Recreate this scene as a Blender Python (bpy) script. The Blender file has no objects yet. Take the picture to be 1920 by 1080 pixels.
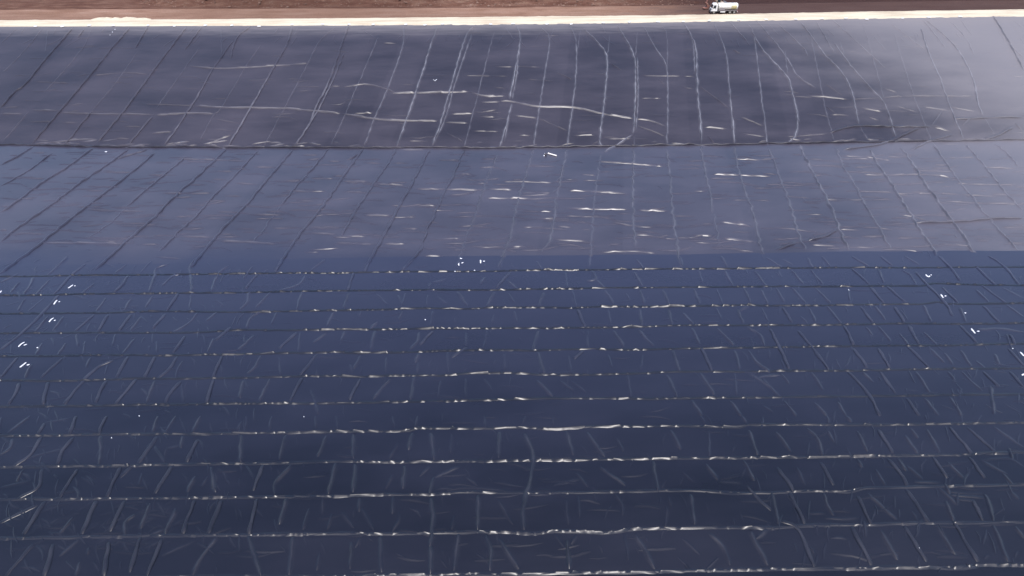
import bpy, math, random
from mathutils import Vector, Matrix, noise
C = bpy.context.scene
COL = C.collection
R = math.radians

# ------------------------------------------------------------------ camera
H = 72.0
ZC = 13.6                                                        # height of the crest over the floor
PITCH, ROLL = R(36.6), R(0.5)
F = Vector((0, math.cos(PITCH), -math.sin(PITCH)))
UP0 = Vector((0, math.sin(PITCH), math.cos(PITCH)))
X0 = Vector((1, 0, 0))
RIGHT = X0*math.cos(ROLL) - UP0*math.sin(ROLL)
UP = UP0*math.cos(ROLL) + X0*math.sin(ROLL)
CAM = Vector((0, 0, H))
cd = bpy.data.cameras.new('camera'); cam = bpy.data.objects.new('camera', cd); COL.objects.link(cam)
cam.matrix_world = Matrix(((RIGHT.x, UP.x, -F.x, CAM.x), (RIGHT.y, UP.y, -F.y, CAM.y), (RIGHT.z, UP.z, -F.z, CAM.z), (0, 0, 0, 1)))
cd.lens = 24; cd.sensor_width = 36; cd.clip_end = 20000; cd.clip_start = 0.5
C.camera = cam

# ------------------------------------------------------------------ light
SUN_EL, SUN_AZ = R(68), R(168)         # azimuth from +Y towards +X
sd = Vector((math.sin(SUN_AZ)*math.cos(SUN_EL), math.cos(SUN_AZ)*math.cos(SUN_EL), math.sin(SUN_EL)))
sl = bpy.data.lights.new('sun', 'SUN'); sun = bpy.data.objects.new('sun', sl); COL.objects.link(sun)
sl.energy = 2.2; sl.angle = R(0.5); sl.color = (1.0, 0.965, 0.925)
sun.rotation_euler = sd.to_track_quat('Z', 'Y').to_euler(); sun.location = (0, 100, 150)
w = bpy.data.worlds.new('World'); C.world = w; w.use_nodes = True
wn = w.node_tree; bg = wn.nodes['Background']
sky = wn.nodes.new('ShaderNodeTexSky'); sky.sky_type = 'NISHITA'; sky.sun_disc = False
sky.sun_elevation = SUN_EL; sky.sun_rotation = SUN_AZ; sky.altitude = 300; sky.air_density = 1.0; sky.dust_density = 3.0
wn.links.new(sky.outputs[0], bg.inputs[0]); bg.inputs[1].default_value = 0.15
C.view_settings.view_transform = 'Standard'; C.view_settings.look = 'None'
C.view_settings.exposure = 1.0; C.view_settings.gamma = 1.0

rnd = random.Random(7)

# ------------------------------------------------------------------ materials
def mat(name, base, rough=0.5, metal=0.0, spec=0.5):
    m = bpy.data.materials.new(name); m.use_nodes = True
    b = m.node_tree.nodes['Principled BSDF']
    b.inputs['Base Color'].default_value = (*base, 1); b.inputs['Roughness'].default_value = rough
    b.inputs['Metallic'].default_value = metal; b.inputs['Specular IOR Level'].default_value = spec
    return m
class NT:
    def __init__(s, m): s.t = m.node_tree; s.b = s.t.nodes['Principled BSDF']
    def n(s, kind, **kw):
        x = s.t.nodes.new(kind)
        for k, v in kw.items(): setattr(x, k, v)
        return x
    def l(s, a, b): s.t.links.new(a, b)
    def pos(s, sc=(1, 1, 1), rot=0.0):
        g = s.n('ShaderNodeNewGeometry'); mp = s.n('ShaderNodeMapping')
        mp.inputs['Scale'].default_value = sc; mp.inputs['Rotation'].default_value = (0, 0, rot)
        s.l(g.outputs['Position'], mp.inputs['Vector']); return mp.outputs[0]
    def noise(s, vec, scale, detail=3, rough=0.5):
        x = s.n('ShaderNodeTexNoise'); x.inputs['Scale'].default_value = scale
        x.inputs['Detail'].default_value = detail; x.inputs['Roughness'].default_value = rough
        s.l(vec, x.inputs['Vector']); return x.outputs[0]
    def ramp(s, fac, stops):
        x = s.n('ShaderNodeValToRGB'); e = x.color_ramp.elements
        while len(e) < len(stops): e.new(0.5)
        for i, (p, c) in enumerate(stops):
            e[i].position = p; e[i].color = (*c, 1) if len(c) == 3 else c
        s.l(fac, x.inputs[0]); return x.outputs[0]
    def mix(s, fac, a, b, mode='MIX'):
        x = s.n('ShaderNodeMix', data_type='RGBA', blend_type=mode)
        if isinstance(fac, (int, float)): x.inputs[0].default_value = fac
        else: s.l(fac, x.inputs[0])
        for i, v in ((6, a), (7, b)):
            if isinstance(v, tuple): x.inputs[i].default_value = (*v, 1)
            else: s.l(v, x.inputs[i])
        return x.outputs[2]
    def math(s, op, a, b=None):
        x = s.n('ShaderNodeMath', operation=op)
        for i, v in ((0, a), (1, b)):
            if v is None: continue
            if isinstance(v, (int, float)): x.inputs[i].default_value = v
            else: s.l(v, x.inputs[i])
        return x.outputs[0]
    def bump(s, hgt, strength, dist):
        x = s.n('ShaderNodeBump'); x.inputs['Strength'].default_value = strength; x.inputs['Distance'].default_value = dist
        s.l(hgt, x.inputs['Height']); s.l(x.outputs[0], s.b.inputs['Normal']); return x

def liner_mat(name, clean, pale_tone, dust_amt, rough, rscale=(0.05, 0.12, 0.1), dust_sheen=0.0, dust_sheen_col=(0.21, 0.20, 0.22), bumpy=0.25, fade=None, b0=0.75, far=None, crest=False, pv=0.18):
    m = mat(name, clean, rough); t = NT(m)
    p = t.pos(rscale)
    n1 = t.noise(p, 1.0, 4, 0.55)
    streak = t.noise(t.pos((0.12, 1.1, 1.0)), 1.0, 3, 0.6)
    oi = t.n('ShaderNodeObjectInfo')
    f = t.math('MULTIPLY', t.ramp(n1, [(0.3, (0, 0, 0)), (0.72, (1, 1, 1))]), dust_amt)
    f = t.math('ADD', f, t.math('MULTIPLY', t.math('SUBTRACT', oi.outputs['Random'], 0.5), pv))
    f = t.math('ADD', f, t.math('MULTIPLY', t.math('SUBTRACT', streak, 0.5), 0.35))
    x = t.n('ShaderNodeClamp'); t.l(f, x.inputs[0]); f = x.outputs[0]
    col = t.mix(f, clean, pale_tone)
    if dust_sheen:                                     # dusty paling and sky sheen painted into the colour, stronger towards upper right
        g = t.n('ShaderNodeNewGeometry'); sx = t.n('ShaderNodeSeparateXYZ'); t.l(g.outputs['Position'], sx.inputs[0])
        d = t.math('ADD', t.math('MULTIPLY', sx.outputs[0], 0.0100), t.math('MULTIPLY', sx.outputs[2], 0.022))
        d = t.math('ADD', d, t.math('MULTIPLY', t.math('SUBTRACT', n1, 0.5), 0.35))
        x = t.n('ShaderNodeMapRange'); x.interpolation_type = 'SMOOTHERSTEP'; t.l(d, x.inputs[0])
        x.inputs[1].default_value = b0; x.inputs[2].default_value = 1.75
        bl = t.math('MULTIPLY', x.outputs[0], dust_sheen); col = t.mix(bl, col, dust_sheen_col)
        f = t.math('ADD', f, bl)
    if crest:                                    # soil spilled over the top edge
        g = t.n('ShaderNodeNewGeometry'); sx = t.n('ShaderNodeSeparateXYZ'); t.l(g.outputs['Position'], sx.inputs[0])
        a = t.n('ShaderNodeMapRange'); a.interpolation_type = 'SMOOTHSTEP'; t.l(t.math('ADD', sx.outputs[2], t.math('MULTIPLY', t.math('SUBTRACT', streak, 0.5), 1.5)), a.inputs[0])
        a.inputs[1].default_value = ZC-1.9; a.inputs[2].default_value = ZC+0.3; a.inputs[4].default_value = 0.75
        col = t.mix(a.outputs[0], col, (0.15, 0.135, 0.14))
    if far:                                      # stronger sky reflection towards the bank, painted into the colour
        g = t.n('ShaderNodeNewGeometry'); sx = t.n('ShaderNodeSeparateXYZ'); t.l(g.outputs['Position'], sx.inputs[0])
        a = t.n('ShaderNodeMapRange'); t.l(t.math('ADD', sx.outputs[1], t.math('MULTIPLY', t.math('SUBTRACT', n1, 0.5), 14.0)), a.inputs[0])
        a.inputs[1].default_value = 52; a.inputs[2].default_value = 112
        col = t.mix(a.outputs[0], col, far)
    if fade:                                     # rain-washed: the dust stops short of the floor at the left-hand end
        g = t.n('ShaderNodeNewGeometry'); sx = t.n('ShaderNodeSeparateXYZ'); t.l(g.outputs['Position'], sx.inputs[0])
        a = t.n('ShaderNodeMapRange'); a.interpolation_type = 'SMOOTHSTEP'; t.l(t.math('ADD', sx.outputs[1], t.math('MULTIPLY', t.math('SUBTRACT', n1, 0.5), 12.0)), a.inputs[0])
        a.inputs[1].default_value = 101; a.inputs[2].default_value = 120; a.inputs[3].default_value = 1; a.inputs[4].default_value = 0
        b = t.n('ShaderNodeMapRange'); b.interpolation_type = 'SMOOTHSTEP'; t.l(sx.outputs[0], b.inputs[0])
        b.inputs[1].default_value = -45; b.inputs[2].default_value = 12; b.inputs[3].default_value = 1; b.inputs[4].default_value = 0
        col = t.mix(t.math('MULTIPLY', t.math('MULTIPLY', a.outputs[0], b.outputs[0]), 0.95), col, fade)
    at = t.n('ShaderNodeAttribute', attribute_name='dust_glint')
    col = t.mix(at.outputs['Fac'], col, (0.26, 0.255, 0.29))  # dusty fold lines, plus glints and sky-lit crests painted into the colour
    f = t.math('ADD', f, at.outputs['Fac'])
    t.l(col, t.b.inputs['Base Color'])
    r = t.math('ADD', t.math('MULTIPLY', f, 0.16), rough); t.l(r, t.b.inputs['Roughness'])
    b1 = t.noise(t.pos((0.35, 0.9, 0.7)), 1.0, 4, 0.55)
    t.bump(b1, bumpy, 0.12)
    return m
M = {}
M['slope'] = liner_mat('slope geomembrane', (0.014, 0.011, 0.018), (0.044, 0.037, 0.052), 0.6, 0.36, dust_sheen=1.0, dust_sheen_col=(0.130, 0.121, 0.133), bumpy=0.2, b0=0.72, crest=True)
M['apron'] = liner_mat('apron geomembrane', (0.026, 0.024, 0.038), (0.060, 0.055, 0.078), 0.55, 0.30, dust_sheen=1.0, dust_sheen_col=(0.13, 0.12, 0.135), b0=0.35, fade=(0.018, 0.020, 0.042), bumpy=0.2)
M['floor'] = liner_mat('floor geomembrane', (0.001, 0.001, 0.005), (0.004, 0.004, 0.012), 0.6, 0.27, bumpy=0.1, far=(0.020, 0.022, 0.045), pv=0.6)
M['seam'] = liner_mat('seam geomembrane', (0.003, 0.0035, 0.009), (0.012, 0.012, 0.022), 0.4, 0.34)
def earth_mat(name, c1, c2, c3, scale=0.35, bs=0.6, bd=0.3, dark=0.0):
    m = mat(name, c1, 0.95, 0, 0.1); t = NT(m)
    n1 = t.noise(t.pos((scale*0.25, scale, scale)), 1.0, 6, 0.62)
    n2 = t.noise(t.pos((scale*6, scale*8, scale*8)), 1.0, 4, 0.65)
    big = t.noise(t.pos((0.012, 0.03, 0.02)), 1.0, 2, 0.5)
    col = t.ramp(n1, [(0.32, c1), (0.52, c2), (0.72, c3)])
    col = t.mix(0.45, col, t.ramp(n2, [(0.3, (0.25, 0.22, 0.2)), (0.7, (1, 1, 1))]), 'MULTIPLY')
    col = t.mix(t.ramp(big, [(0.4, (0, 0, 0)), (0.65, (0.5, 0.5, 0.5))]), col, tuple(v*0.55 for v in c1))
    if dark:                                     # darker, freshly turned soil towards the right
        g = t.n('ShaderNodeNewGeometry'); sx = t.n('ShaderNodeSeparateXYZ'); t.l(g.outputs['Position'], sx.inputs[0])
        d = t.math('ADD', sx.outputs[0], t.math('MULTIPLY', t.math('SUBTRACT', n1, 0.5), 60.0))
        x = t.n('ShaderNodeMapRange'); x.interpolation_type = 'SMOOTHERSTEP'; t.l(d, x.inputs[0])
        x.inputs[1].default_value = 25; x.inputs[2].default_value = 75
        col = t.mix(t.math('MULTIPLY', x.outputs[0], dark), col, (0.036, 0.021, 0.022))
    t.l(col, t.b.inputs['Base Color']); t.bump(n2, bs, bd); return m
M['earth'] = earth_mat('brown packed earth', (0.19, 0.108, 0.076), (0.26, 0.158, 0.118), (0.31, 0.210, 0.165), dark=0.85)
M['bank'] = earth_mat('loose brown rubble earth', (0.095, 0.044, 0.032), (0.155, 0.080, 0.059), (0.25, 0.156, 0.116), 0.6, 1.0, 0.5, dark=0.85)
M['soil'] = earth_mat('bare subsoil', (0.12, 0.08, 0.06), (0.16, 0.11, 0.085), (0.2, 0.14, 0.11))
def gravel_mat():
    m = mat('white crushed gravel', (0.75, 0.72, 0.64), 0.95, 0, 0.1); t = NT(m)
    n1 = t.noise(t.pos((0.08, 0.5, 0.5)), 1.0, 4); n2 = t.noise(t.pos((3, 3, 3)), 1.0, 4)
    c = t.ramp(n1, [(0.3, (0.38, 0.315, 0.24)), (0.6, (0.50, 0.445, 0.35))])
    c = t.mix(0.3, c, t.ramp(n2, [(0.3, (0.6, 0.58, 0.55)), (0.7, (1, 1, 1))]), 'MULTIPLY')
    t.l(c, t.b.inputs['Base Color']); t.bump(n2, 0.5, 0.1); return m
M['gravel'] = gravel_mat()
def grimy(name, base, rough=0.45, metal=0.0, dirt=(0.2, 0.15, 0.11), amt=0.35, scale=1.2):
    m = mat(name, base, rough, metal); t = NT(m)
    tc = t.n('ShaderNodeTexCoord'); n = t.noise(tc.outputs['Object'], scale, 5, 0.6)
    f = t.math('MULTIPLY', t.ramp(n, [(0.42, (0, 0, 0)), (0.75, (1, 1, 1))]), amt)
    t.l(t.mix(f, base, dirt), t.b.inputs['Base Color']); return m
M['white'] = grimy('white truck paint', (0.62, 0.61, 0.60), 0.35)
M['tank'] = grimy('white tank paint', (0.62, 0.60, 0.56), 0.35, 0, (0.3, 0.24, 0.18), 0.45)
M['ochre'] = grimy('yellowed paint', (0.46, 0.39, 0.19), 0.5)
M['grey'] = grimy('dark grey metal', (0.07, 0.07, 0.075), 0.55)
M['midgrey'] = grimy('purple grey paint', (0.20, 0.18, 0.19), 0.5)
M['rubber'] = grimy('dusty rubber', (0.025, 0.025, 0.025), 0.85, 0, (0.15, 0.11, 0.08), 0.5)
M['glass'] = mat('dark window glass', (0.02, 0.025, 0.03), 0.08)
M['steel'] = grimy('worn steel', (0.4, 0.4, 0.4), 0.4, 0.7)
M['lamp'] = mat('red lamp lens', (0.45, 0.03, 0.02), 0.25)
M['headlamp'] = mat('clear lamp lens', (0.7, 0.7, 0.68), 0.15)
M['machine'] = grimy('rusty red brown machine paint', (0.20, 0.085, 0.065), 0.6, 0, (0.2, 0.14, 0.1), 0.7)
M['machine_tan'] = grimy('dusty tan machine paint', (0.34, 0.27, 0.20), 0.6, 0, (0.2, 0.14, 0.1), 0.6)
M['mark'] = grimy('white marking paint', (0.56, 0.57, 0.62), 0.6, 0, (0.4, 0.4, 0.45), 0.4, 3)
M['bag'] = grimy('white woven bag', (0.58, 0.57, 0.57), 0.8, 0, (0.4, 0.35, 0.3), 0.4, 3)
M['scrap'] = grimy('white plastic scrap', (0.50, 0.51, 0.56), 0.5, 0, (0.4, 0.4, 0.45), 0.3, 3)
M['pipe'] = grimy('off white plastic pipe', (0.72, 0.68, 0.64), 0.4, 0, (0.4, 0.3, 0.25), 0.3, 3)
M['cloth'] = grimy('dark cloth', (0.03, 0.028, 0.04), 0.9)
M['rock'] = earth_mat('brown rock', (0.12, 0.07, 0.055), (0.2, 0.125, 0.1), (0.32, 0.23, 0.19), 1.2, 0.6, 0.1)

# ------------------------------------------------------------------ mesh builder
class MB:
    def __init__(s): s.v = []; s.f = []; s.d = {}
    def add(s, vs, fs):
        k = len(s.v); s.v += [tuple(p) for p in vs]; s.f += [tuple(i+k for i in f) for f in fs]
    def box(s, c, d, taper=1.0, shx=0.0):
        x, y, z = c; a, b, h = d[0]/2, d[1]/2, d[2]/2
        vs = []
        for zz, k, sx in ((-h, 1, 0), (h, taper, shx)):
            vs += [(x-a*k+sx, y-b*k, z+zz), (x+a*k+sx, y-b*k, z+zz), (x+a*k+sx, y+b*k, z+zz), (x-a*k+sx, y+b*k, z+zz)]
        s.add(vs, [(3, 2, 1, 0), (4, 5, 6, 7), (0, 1, 5, 4), (1, 2, 6, 5), (2, 3, 7, 6), (3, 0, 4, 7)])
    def prism(s, pts, y0, y1):                   # outline in xz, extruded along y
        n = len(pts); vs = [(p[0], y0, p[1]) for p in pts] + [(p[0], y1, p[1]) for p in pts]
        s.add(vs, [tuple(range(n)), tuple(range(2*n-1, n-1, -1))] + [((i+1) % n, i, n+i, n+(i+1) % n) for i in range(n)])
    def cyl(s, a, b, r, n=16, r2=None):
        a = Vector(a); b = Vector(b); d = (b-a).normalized(); q = d.to_track_quat('Z', 'Y')
        r2 = r if r2 is None else r2; vs = []
        for p, rr in ((a, r), (b, r2)):
            for i in range(n):
                t = 2*math.pi*i/n; vs.append(p + q @ Vector((rr*math.cos(t), rr*math.sin(t), 0)))
        s.add(vs, [tuple(range(n-1, -1, -1)), tuple(range(n, 2*n))] + [(i, (i+1) % n, n+(i+1) % n, n+i) for i in range(n)])
    def rings(s, rings):
        n = len(rings[0]); k = [p for r in rings for p in r]; fs = []
        for j in range(len(rings)-1):
            for i in range(n): fs.append((j*n+i, j*n+(i+1) % n, (j+1)*n+(i+1) % n, (j+1)*n+i))
        fs.append(tuple(range(n-1, -1, -1))); fs.append(tuple((len(rings)-1)*n+i for i in range(n)))
        s.add(k, fs)
    def build(s, name, m, parent=None, smooth=False, bevel=0.0):
        me = bpy.data.meshes.new(name); me.from_pydata(s.v, [], s.f); me.update()
        if smooth: me.polygons.foreach_set('use_smooth', [True]*len(me.polygons))
        if s.d:
            at = me.attributes.new('dust_glint', 'FLOAT', 'POINT'); at.data.foreach_set('value', [s.d.get(i, 0.0) for i in range(len(s.v))])
        me.materials.append(M[m]); o = bpy.data.objects.new(name, me); COL.objects.link(o)
        if parent: o.parent = parent
        if bevel:
            bv = o.modifiers.new('bevel', 'BEVEL'); bv.width = bevel; bv.segments = 2; bv.limit_method = 'ANGLE'
        return o
def tag(o, label=None, cat=None, group=None, kind=None):
    for k, v in (('label', label), ('category', cat), ('group', group), ('kind', kind)):
        if v: o[k] = v
    return o
def empty(name, loc, rz=0.0):
    o = bpy.data.objects.new(name, None); COL.objects.link(o); o.location = loc; o.rotation_euler = (0, 0, rz); o.empty_display_size = 0.5
    return o

# ------------------------------------------------------------------ terrain shape, measured from the photograph and put in the world

def ray(px, py): return (F + RIGHT*((px-960)/1280) + UP*((540-py)/1280))
def at_z(px, py, z):
    d = ray(px, py); t = (z-H)/d.z; return CAM + d*t
def poly(pts):
    pts = sorted(pts)
    def f(x):
        if x <= pts[0][0]: a, b = pts[0], pts[1]
        elif x >= pts[-1][0]: a, b = pts[-2], pts[-1]
        else:
            for a, b in zip(pts, pts[1:]):
                if x <= b[0]: break
        if x < pts[0][0]: return a[1]
        if x > pts[-1][0]: return b[1]
        return a[1] + (b[1]-a[1])*(x-a[0])/max(1e-6, b[0]-a[0])
    return f
def line(pix, z): return poly([tuple(at_z(x, y, z)[:2]) for x, y in pix])
ytoe = line([(0, 270), (130, 274), (300, 276), (640, 277), (950, 277.3), (1280, 272), (1580, 267), (1920, 262)], 0)
ycrest = line([(0, 48), (300, 47), (640, 46), (960, 44.5), (1280, 40), (1600, 34), (1920, 29)], ZC)
yroad = line([(0, 37), (300, 35.5), (640, 33), (960, 30), (1280, 27), (1600, 21), (1920, 16.5)], ZC)
yapron = line([(0, 499), (300, 494), (640, 483), (960, 479), (1280, 477), (1600, 471), (1920, 470)], 0)
def und(x, y): return 0.035*math.sin(x*0.31+1.3*math.sin(y*0.13)) + 0.03*math.sin(y*0.27+x*0.05+2.0*math.sin(x*0.07))
def S(x, y):
    a = ytoe(x)
    if y <= a: return und(x, y)
    c = ycrest(x)
    if y >= c: return ZC
    k = (y-a)/(c-a); return ZC*k + und(x, y)*min(1, (1-k)*8)
def P(px, py):
    d = ray(px, py); lo, hi = 20.0, 420.0
    for _ in range(34):
        m = (lo+hi)/2; q = CAM + d*m
        if q.z > S(q.x, q.y): lo = m
        else: hi = m
    q = CAM + d*hi; return (q.x, q.y)

# ------------------------------------------------------------------ traced folds (crop pixels: three times the photograph)
SLOPE = {(0, 0): '''1 105,150 0,250;1 240,155 165,255 60,365 10,410;3 410,155 330,250 250,340 150,465 80,520 0,610;2 475,160 435,215;1 515,165 480,250 440,300 385,370 250,520;
3 730,155 640,260 510,420 350,610 180,810;2 830,150 760,275;1 770,300 640,480 520,620;2 520,625 455,700 400,775 360,815;3 1050,150 960,270 840,430 745,560 685,640 550,800;
2 1135,150 1040,280;1 1120,270 1000,440 880,610;2 860,650 720,820;1 1245,150 1248,310;2 1410,145 1330,220 1298,330;2 1310,230 1240,330 1200,385 1130,510 1050,640 980,740 920,820;
1 1470,250 1380,380 1250,600 1200,650 1120,800;3 1645,150 1610,260 1540,380 1410,610 1280,830;1 1890,150 1800,230 1720,380 1600,610 1480,830;3 1960,140 1920,260 1850,460 1780,600 1740,700 1660,820;2 1935,300 1860,480 1790,620 1700,760;
1 2130,205 2020,460 1940,650 1860,820;1 165,625 100,700 20,790;1 310,160 300,200;1 270,170 255,300;1 600,150 560,190;1 1100,150 1060,190;1 1575,150 1540,195;1 1680,150 1650,210;1 140,150 115,200''',
(640, 0): '''2 350,150 345,260 260,500 180,680 150,770 125,820;1 125,820 75,815 20,830;3 540,150 490,300 420,520 350,720 310,830;3 760,140 700,210 610,510 560,690 510,820;2 735,190 640,470 590,650 530,790;1 860,180 820,330 740,640 690,830;
3 985,140 1005,230 970,440 945,560;3 960,580 930,700 890,830;2 1010,200 985,420 960,560;2 950,600 915,800;2 1120,150 1170,220 1150,380 1115,600 1080,830;1 1200,150 1170,230;2 1285,140 1320,240 1320,420 1300,600 1270,830;1 1345,170 1325,300;
3 1360,160 1460,260 1495,340 1480,560 1455,770 1465,830;1 1510,190 1495,330;3 1550,140 1640,300 1655,420 1650,660 1640,755;2 1665,320 1668,560 1655,740;1 1665,180 1655,320;3 1640,757 1560,810 1510,835 1480,860;1 1645,765 1650,830;
2 1700,150 1760,260 1820,350 1835,450 1835,700 1830,780 1835,820;1 1800,140 1830,200 1835,400;1 120,170 190,215;1 920,150 970,225;1 1460,140 1490,190''',
(1280, 0): '''3 10,135 70,260 80,420 85,520 100,690 105,810;2 18,140 58,250 70,420;2 175,130 240,290 260,480 275,650 290,810;3 262,490 278,650 292,810;2 365,135 400,200 430,440 460,680 480,820;2 265,125 365,235;3 380,160 450,280 585,430 610,500 645,650 635,760 585,810;
2 595,440 620,540 655,690;1 575,280 590,420;2 415,115 545,270 600,350 650,430 750,495;2 530,130 670,260 705,320;1 715,180 760,400 800,600 840,750 855,800;3 660,120 720,200 800,310 880,390 945,500 990,700;1 990,700 1050,800;2 750,120 855,300;
3 850,240 930,350 1050,490 1110,550 1150,620 1200,780;2 840,110 930,190 1060,310 1140,385;1 1015,120 1060,290 1110,470 1130,560;1 1190,190 1260,420 1330,620 1390,770 1450,860;1 1070,200 1150,290;2 1170,130 1360,280;3 1340,160 1385,300 1450,450 1510,620 1580,785;
2 1350,110 1480,270;3 1365,110 1530,260 1630,440 1660,580 1690,650;2 1505,120 1590,210 1640,310;4 1745,90 1830,230 1920,400;1 1690,650 1760,770;1 1560,110 1630,200;1 1840,100 1920,160;2 1820,230 1920,330;1 480,130 540,200;1 880,230 910,310''',}
SLOPEH = {(0, 0): '''2 0,640 135,640;2 170,620 350,622;1 0,607 110,600;2 340,635 510,640 870,645;3 870,648 1050,638 1210,640;1 800,585 1100,595;3 1100,595 1250,605 1410,608 1600,610 1765,625 1920,640;2 1060,370 1200,385 1380,380 1540,370 1740,355;1 520,425 700,410 840,418;
2 850,750 970,740;1 690,712 800,712;1 640,780 740,780;1 130,685 300,685;1 350,690 440,690;2 1170,815 1230,785 1310,755;2 180,810 300,800 400,790 480,785 560,785;1 1215,670 1330,690;1 700,815 850,825;1 190,458 390,468;1 1140,785 1230,785;2 400,635 455,642;1 640,818 760,815;1 1860,485 1920,485;1 1030,785 1090,782''',
(640, 0): '''2 0,490 140,475 250,500 310,525;3 270,525 420,522 600,520 720,515;3 720,515 800,540 930,540;3 0,640 180,668 370,680 550,680;2 565,687 720,692;2 60,640 180,635;2 780,575 900,572;3 890,568 960,572 1110,600 1300,605 1470,640 1650,668;2 1650,668 1740,680 1835,715;2 970,650 1110,665;1 1110,665 1280,740;
2 610,642 750,638;1 750,638 880,615;1 690,425 940,428;1 1690,425 1920,428;1 1290,762 1440,760;1 1200,400 1300,450;1 860,490 930,497;1 730,735 890,740;1 770,655 910,660;1 1490,780 1640,780;1 230,242 320,245;1 370,792 500,795;1 1040,440 1100,450;1 590,745 690,800;1 1650,700 1830,770;1 1400,820 1470,780;1 1780,440 1820,480;1 1510,355 1580,400;2 320,843 480,842;1 1000,760 1070,762;1 1680,552 1810,553;1 860,375 970,376;1 1050,375 1130,378''',
(1280, 0): '''2 690,540 790,545 940,560;1 940,560 1110,550 1280,540 1640,540;4 820,745 970,708 1180,710 1400,712;4 1520,665 1620,665 1780,657 1920,660;2 1400,710 1460,625;2 1410,715 1520,742;4 900,840 1060,820 1180,785 1330,715;4 1280,845 1380,795 1520,755;2 1570,710 1620,665;4 1690,785 1780,755 1860,710;
2 1350,600 1500,622;2 1000,605 1130,630;1 1200,595 1330,635;1 1500,600 1650,628;2 320,655 460,712;2 120,715 260,725;1 830,645 950,648;1 90,480 260,610;1 0,490 60,500;1 0,428 70,430;1 330,750 470,770;1 580,770 820,752;1 280,280 330,305;1 1860,430 1920,432;1 140,765 180,810;1 800,595 870,645;1 1040,655 1110,680;1 1340,540 1400,545;2 1220,790 1320,790;1 800,470 900,540;2 1870,690 1910,740;1 1450,810 1560,812;1 1120,490 1230,530''',}
APRON = {(0, 250): '''3 190,70 100,130 0,180;2 300,110 200,180 120,235 0,300;3 530,80 380,190 250,270 60,410 0,445;3 720,90 600,180 450,280 300,395 250,430 90,540 0,615;3 870,110 740,220 600,330 470,425 290,570 230,620 100,715 0,790;2 850,85 720,125 650,150;2 1050,130 930,230 820,320 710,415;1 710,415 640,490 500,590;
3 1280,85 1210,150 1120,235 990,350 870,470 700,620 590,720 530,770;2 1450,100 1340,220 1215,340 1100,470 1000,560 900,660;3 1650,90 1560,195 1470,300 1390,400 1300,490 1200,600 1120,700 1060,765;2 1850,85 1800,150 1720,240 1650,320 1580,410;1 1580,410 1500,520 1420,620;3 2045,85 1990,160 1920,260 1860,350 1770,470 1700,550 1630,650 1550,775;1 380,690 310,750;2 2045,90 2010,120 1950,150''',
(640, 250): '''2 310,80 270,160 215,240 160,320 90,420 40,510 0,580;3 500,90 470,140 400,280 330,400 270,520 215,620 130,770;2 690,90 640,220 590,310 550,400 480,550 440,660 340,770;2 880,120 830,230 790,350 750,470 700,590;1 700,590 675,680 640,760;2 1080,90 1050,200 1010,320 980,440 950,580 900,720 890,765;2 1265,90 1240,230 1210,370 1190,520 1170,620 1120,670;
1 1460,110 1440,250 1420,400 1410,560 1405,680 1390,765;2 1645,90 1640,250 1640,420 1645,520 1655,640;2 1830,90 1850,230 1860,400 1880,560 1900,700 1915,760;2 1200,275 1240,245;2 1190,335 1225,312''',
(1280, 250): '''2 100,70 120,190 150,330 170,450;1 170,450 190,550 210,640;2 290,70 310,190 350,330 390,430 420,560 450,680;2 480,80 520,180 560,290 600,390 630,500 660,590 690,660;3 660,60 720,200 790,330 850,460 900,590 940,660;2 860,80 900,180 960,280 1030,410 1090,510 1150,620 1185,660;3 1050,90 1100,180 1150,250 1220,360 1290,470 1330,540 1400,640 1430,690;
3 1230,80 1290,170 1340,250 1400,340 1470,430 1550,540 1640,670;2 1410,70 1470,150 1540,250 1620,350 1700,450 1790,560 1890,660;2 1590,60 1660,140 1750,250 1820,340 1910,430;2 1760,60 1830,120 1890,190;1 670,355 690,385;1 760,360 780,390;1 1530,570 1545,590''',}
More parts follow.
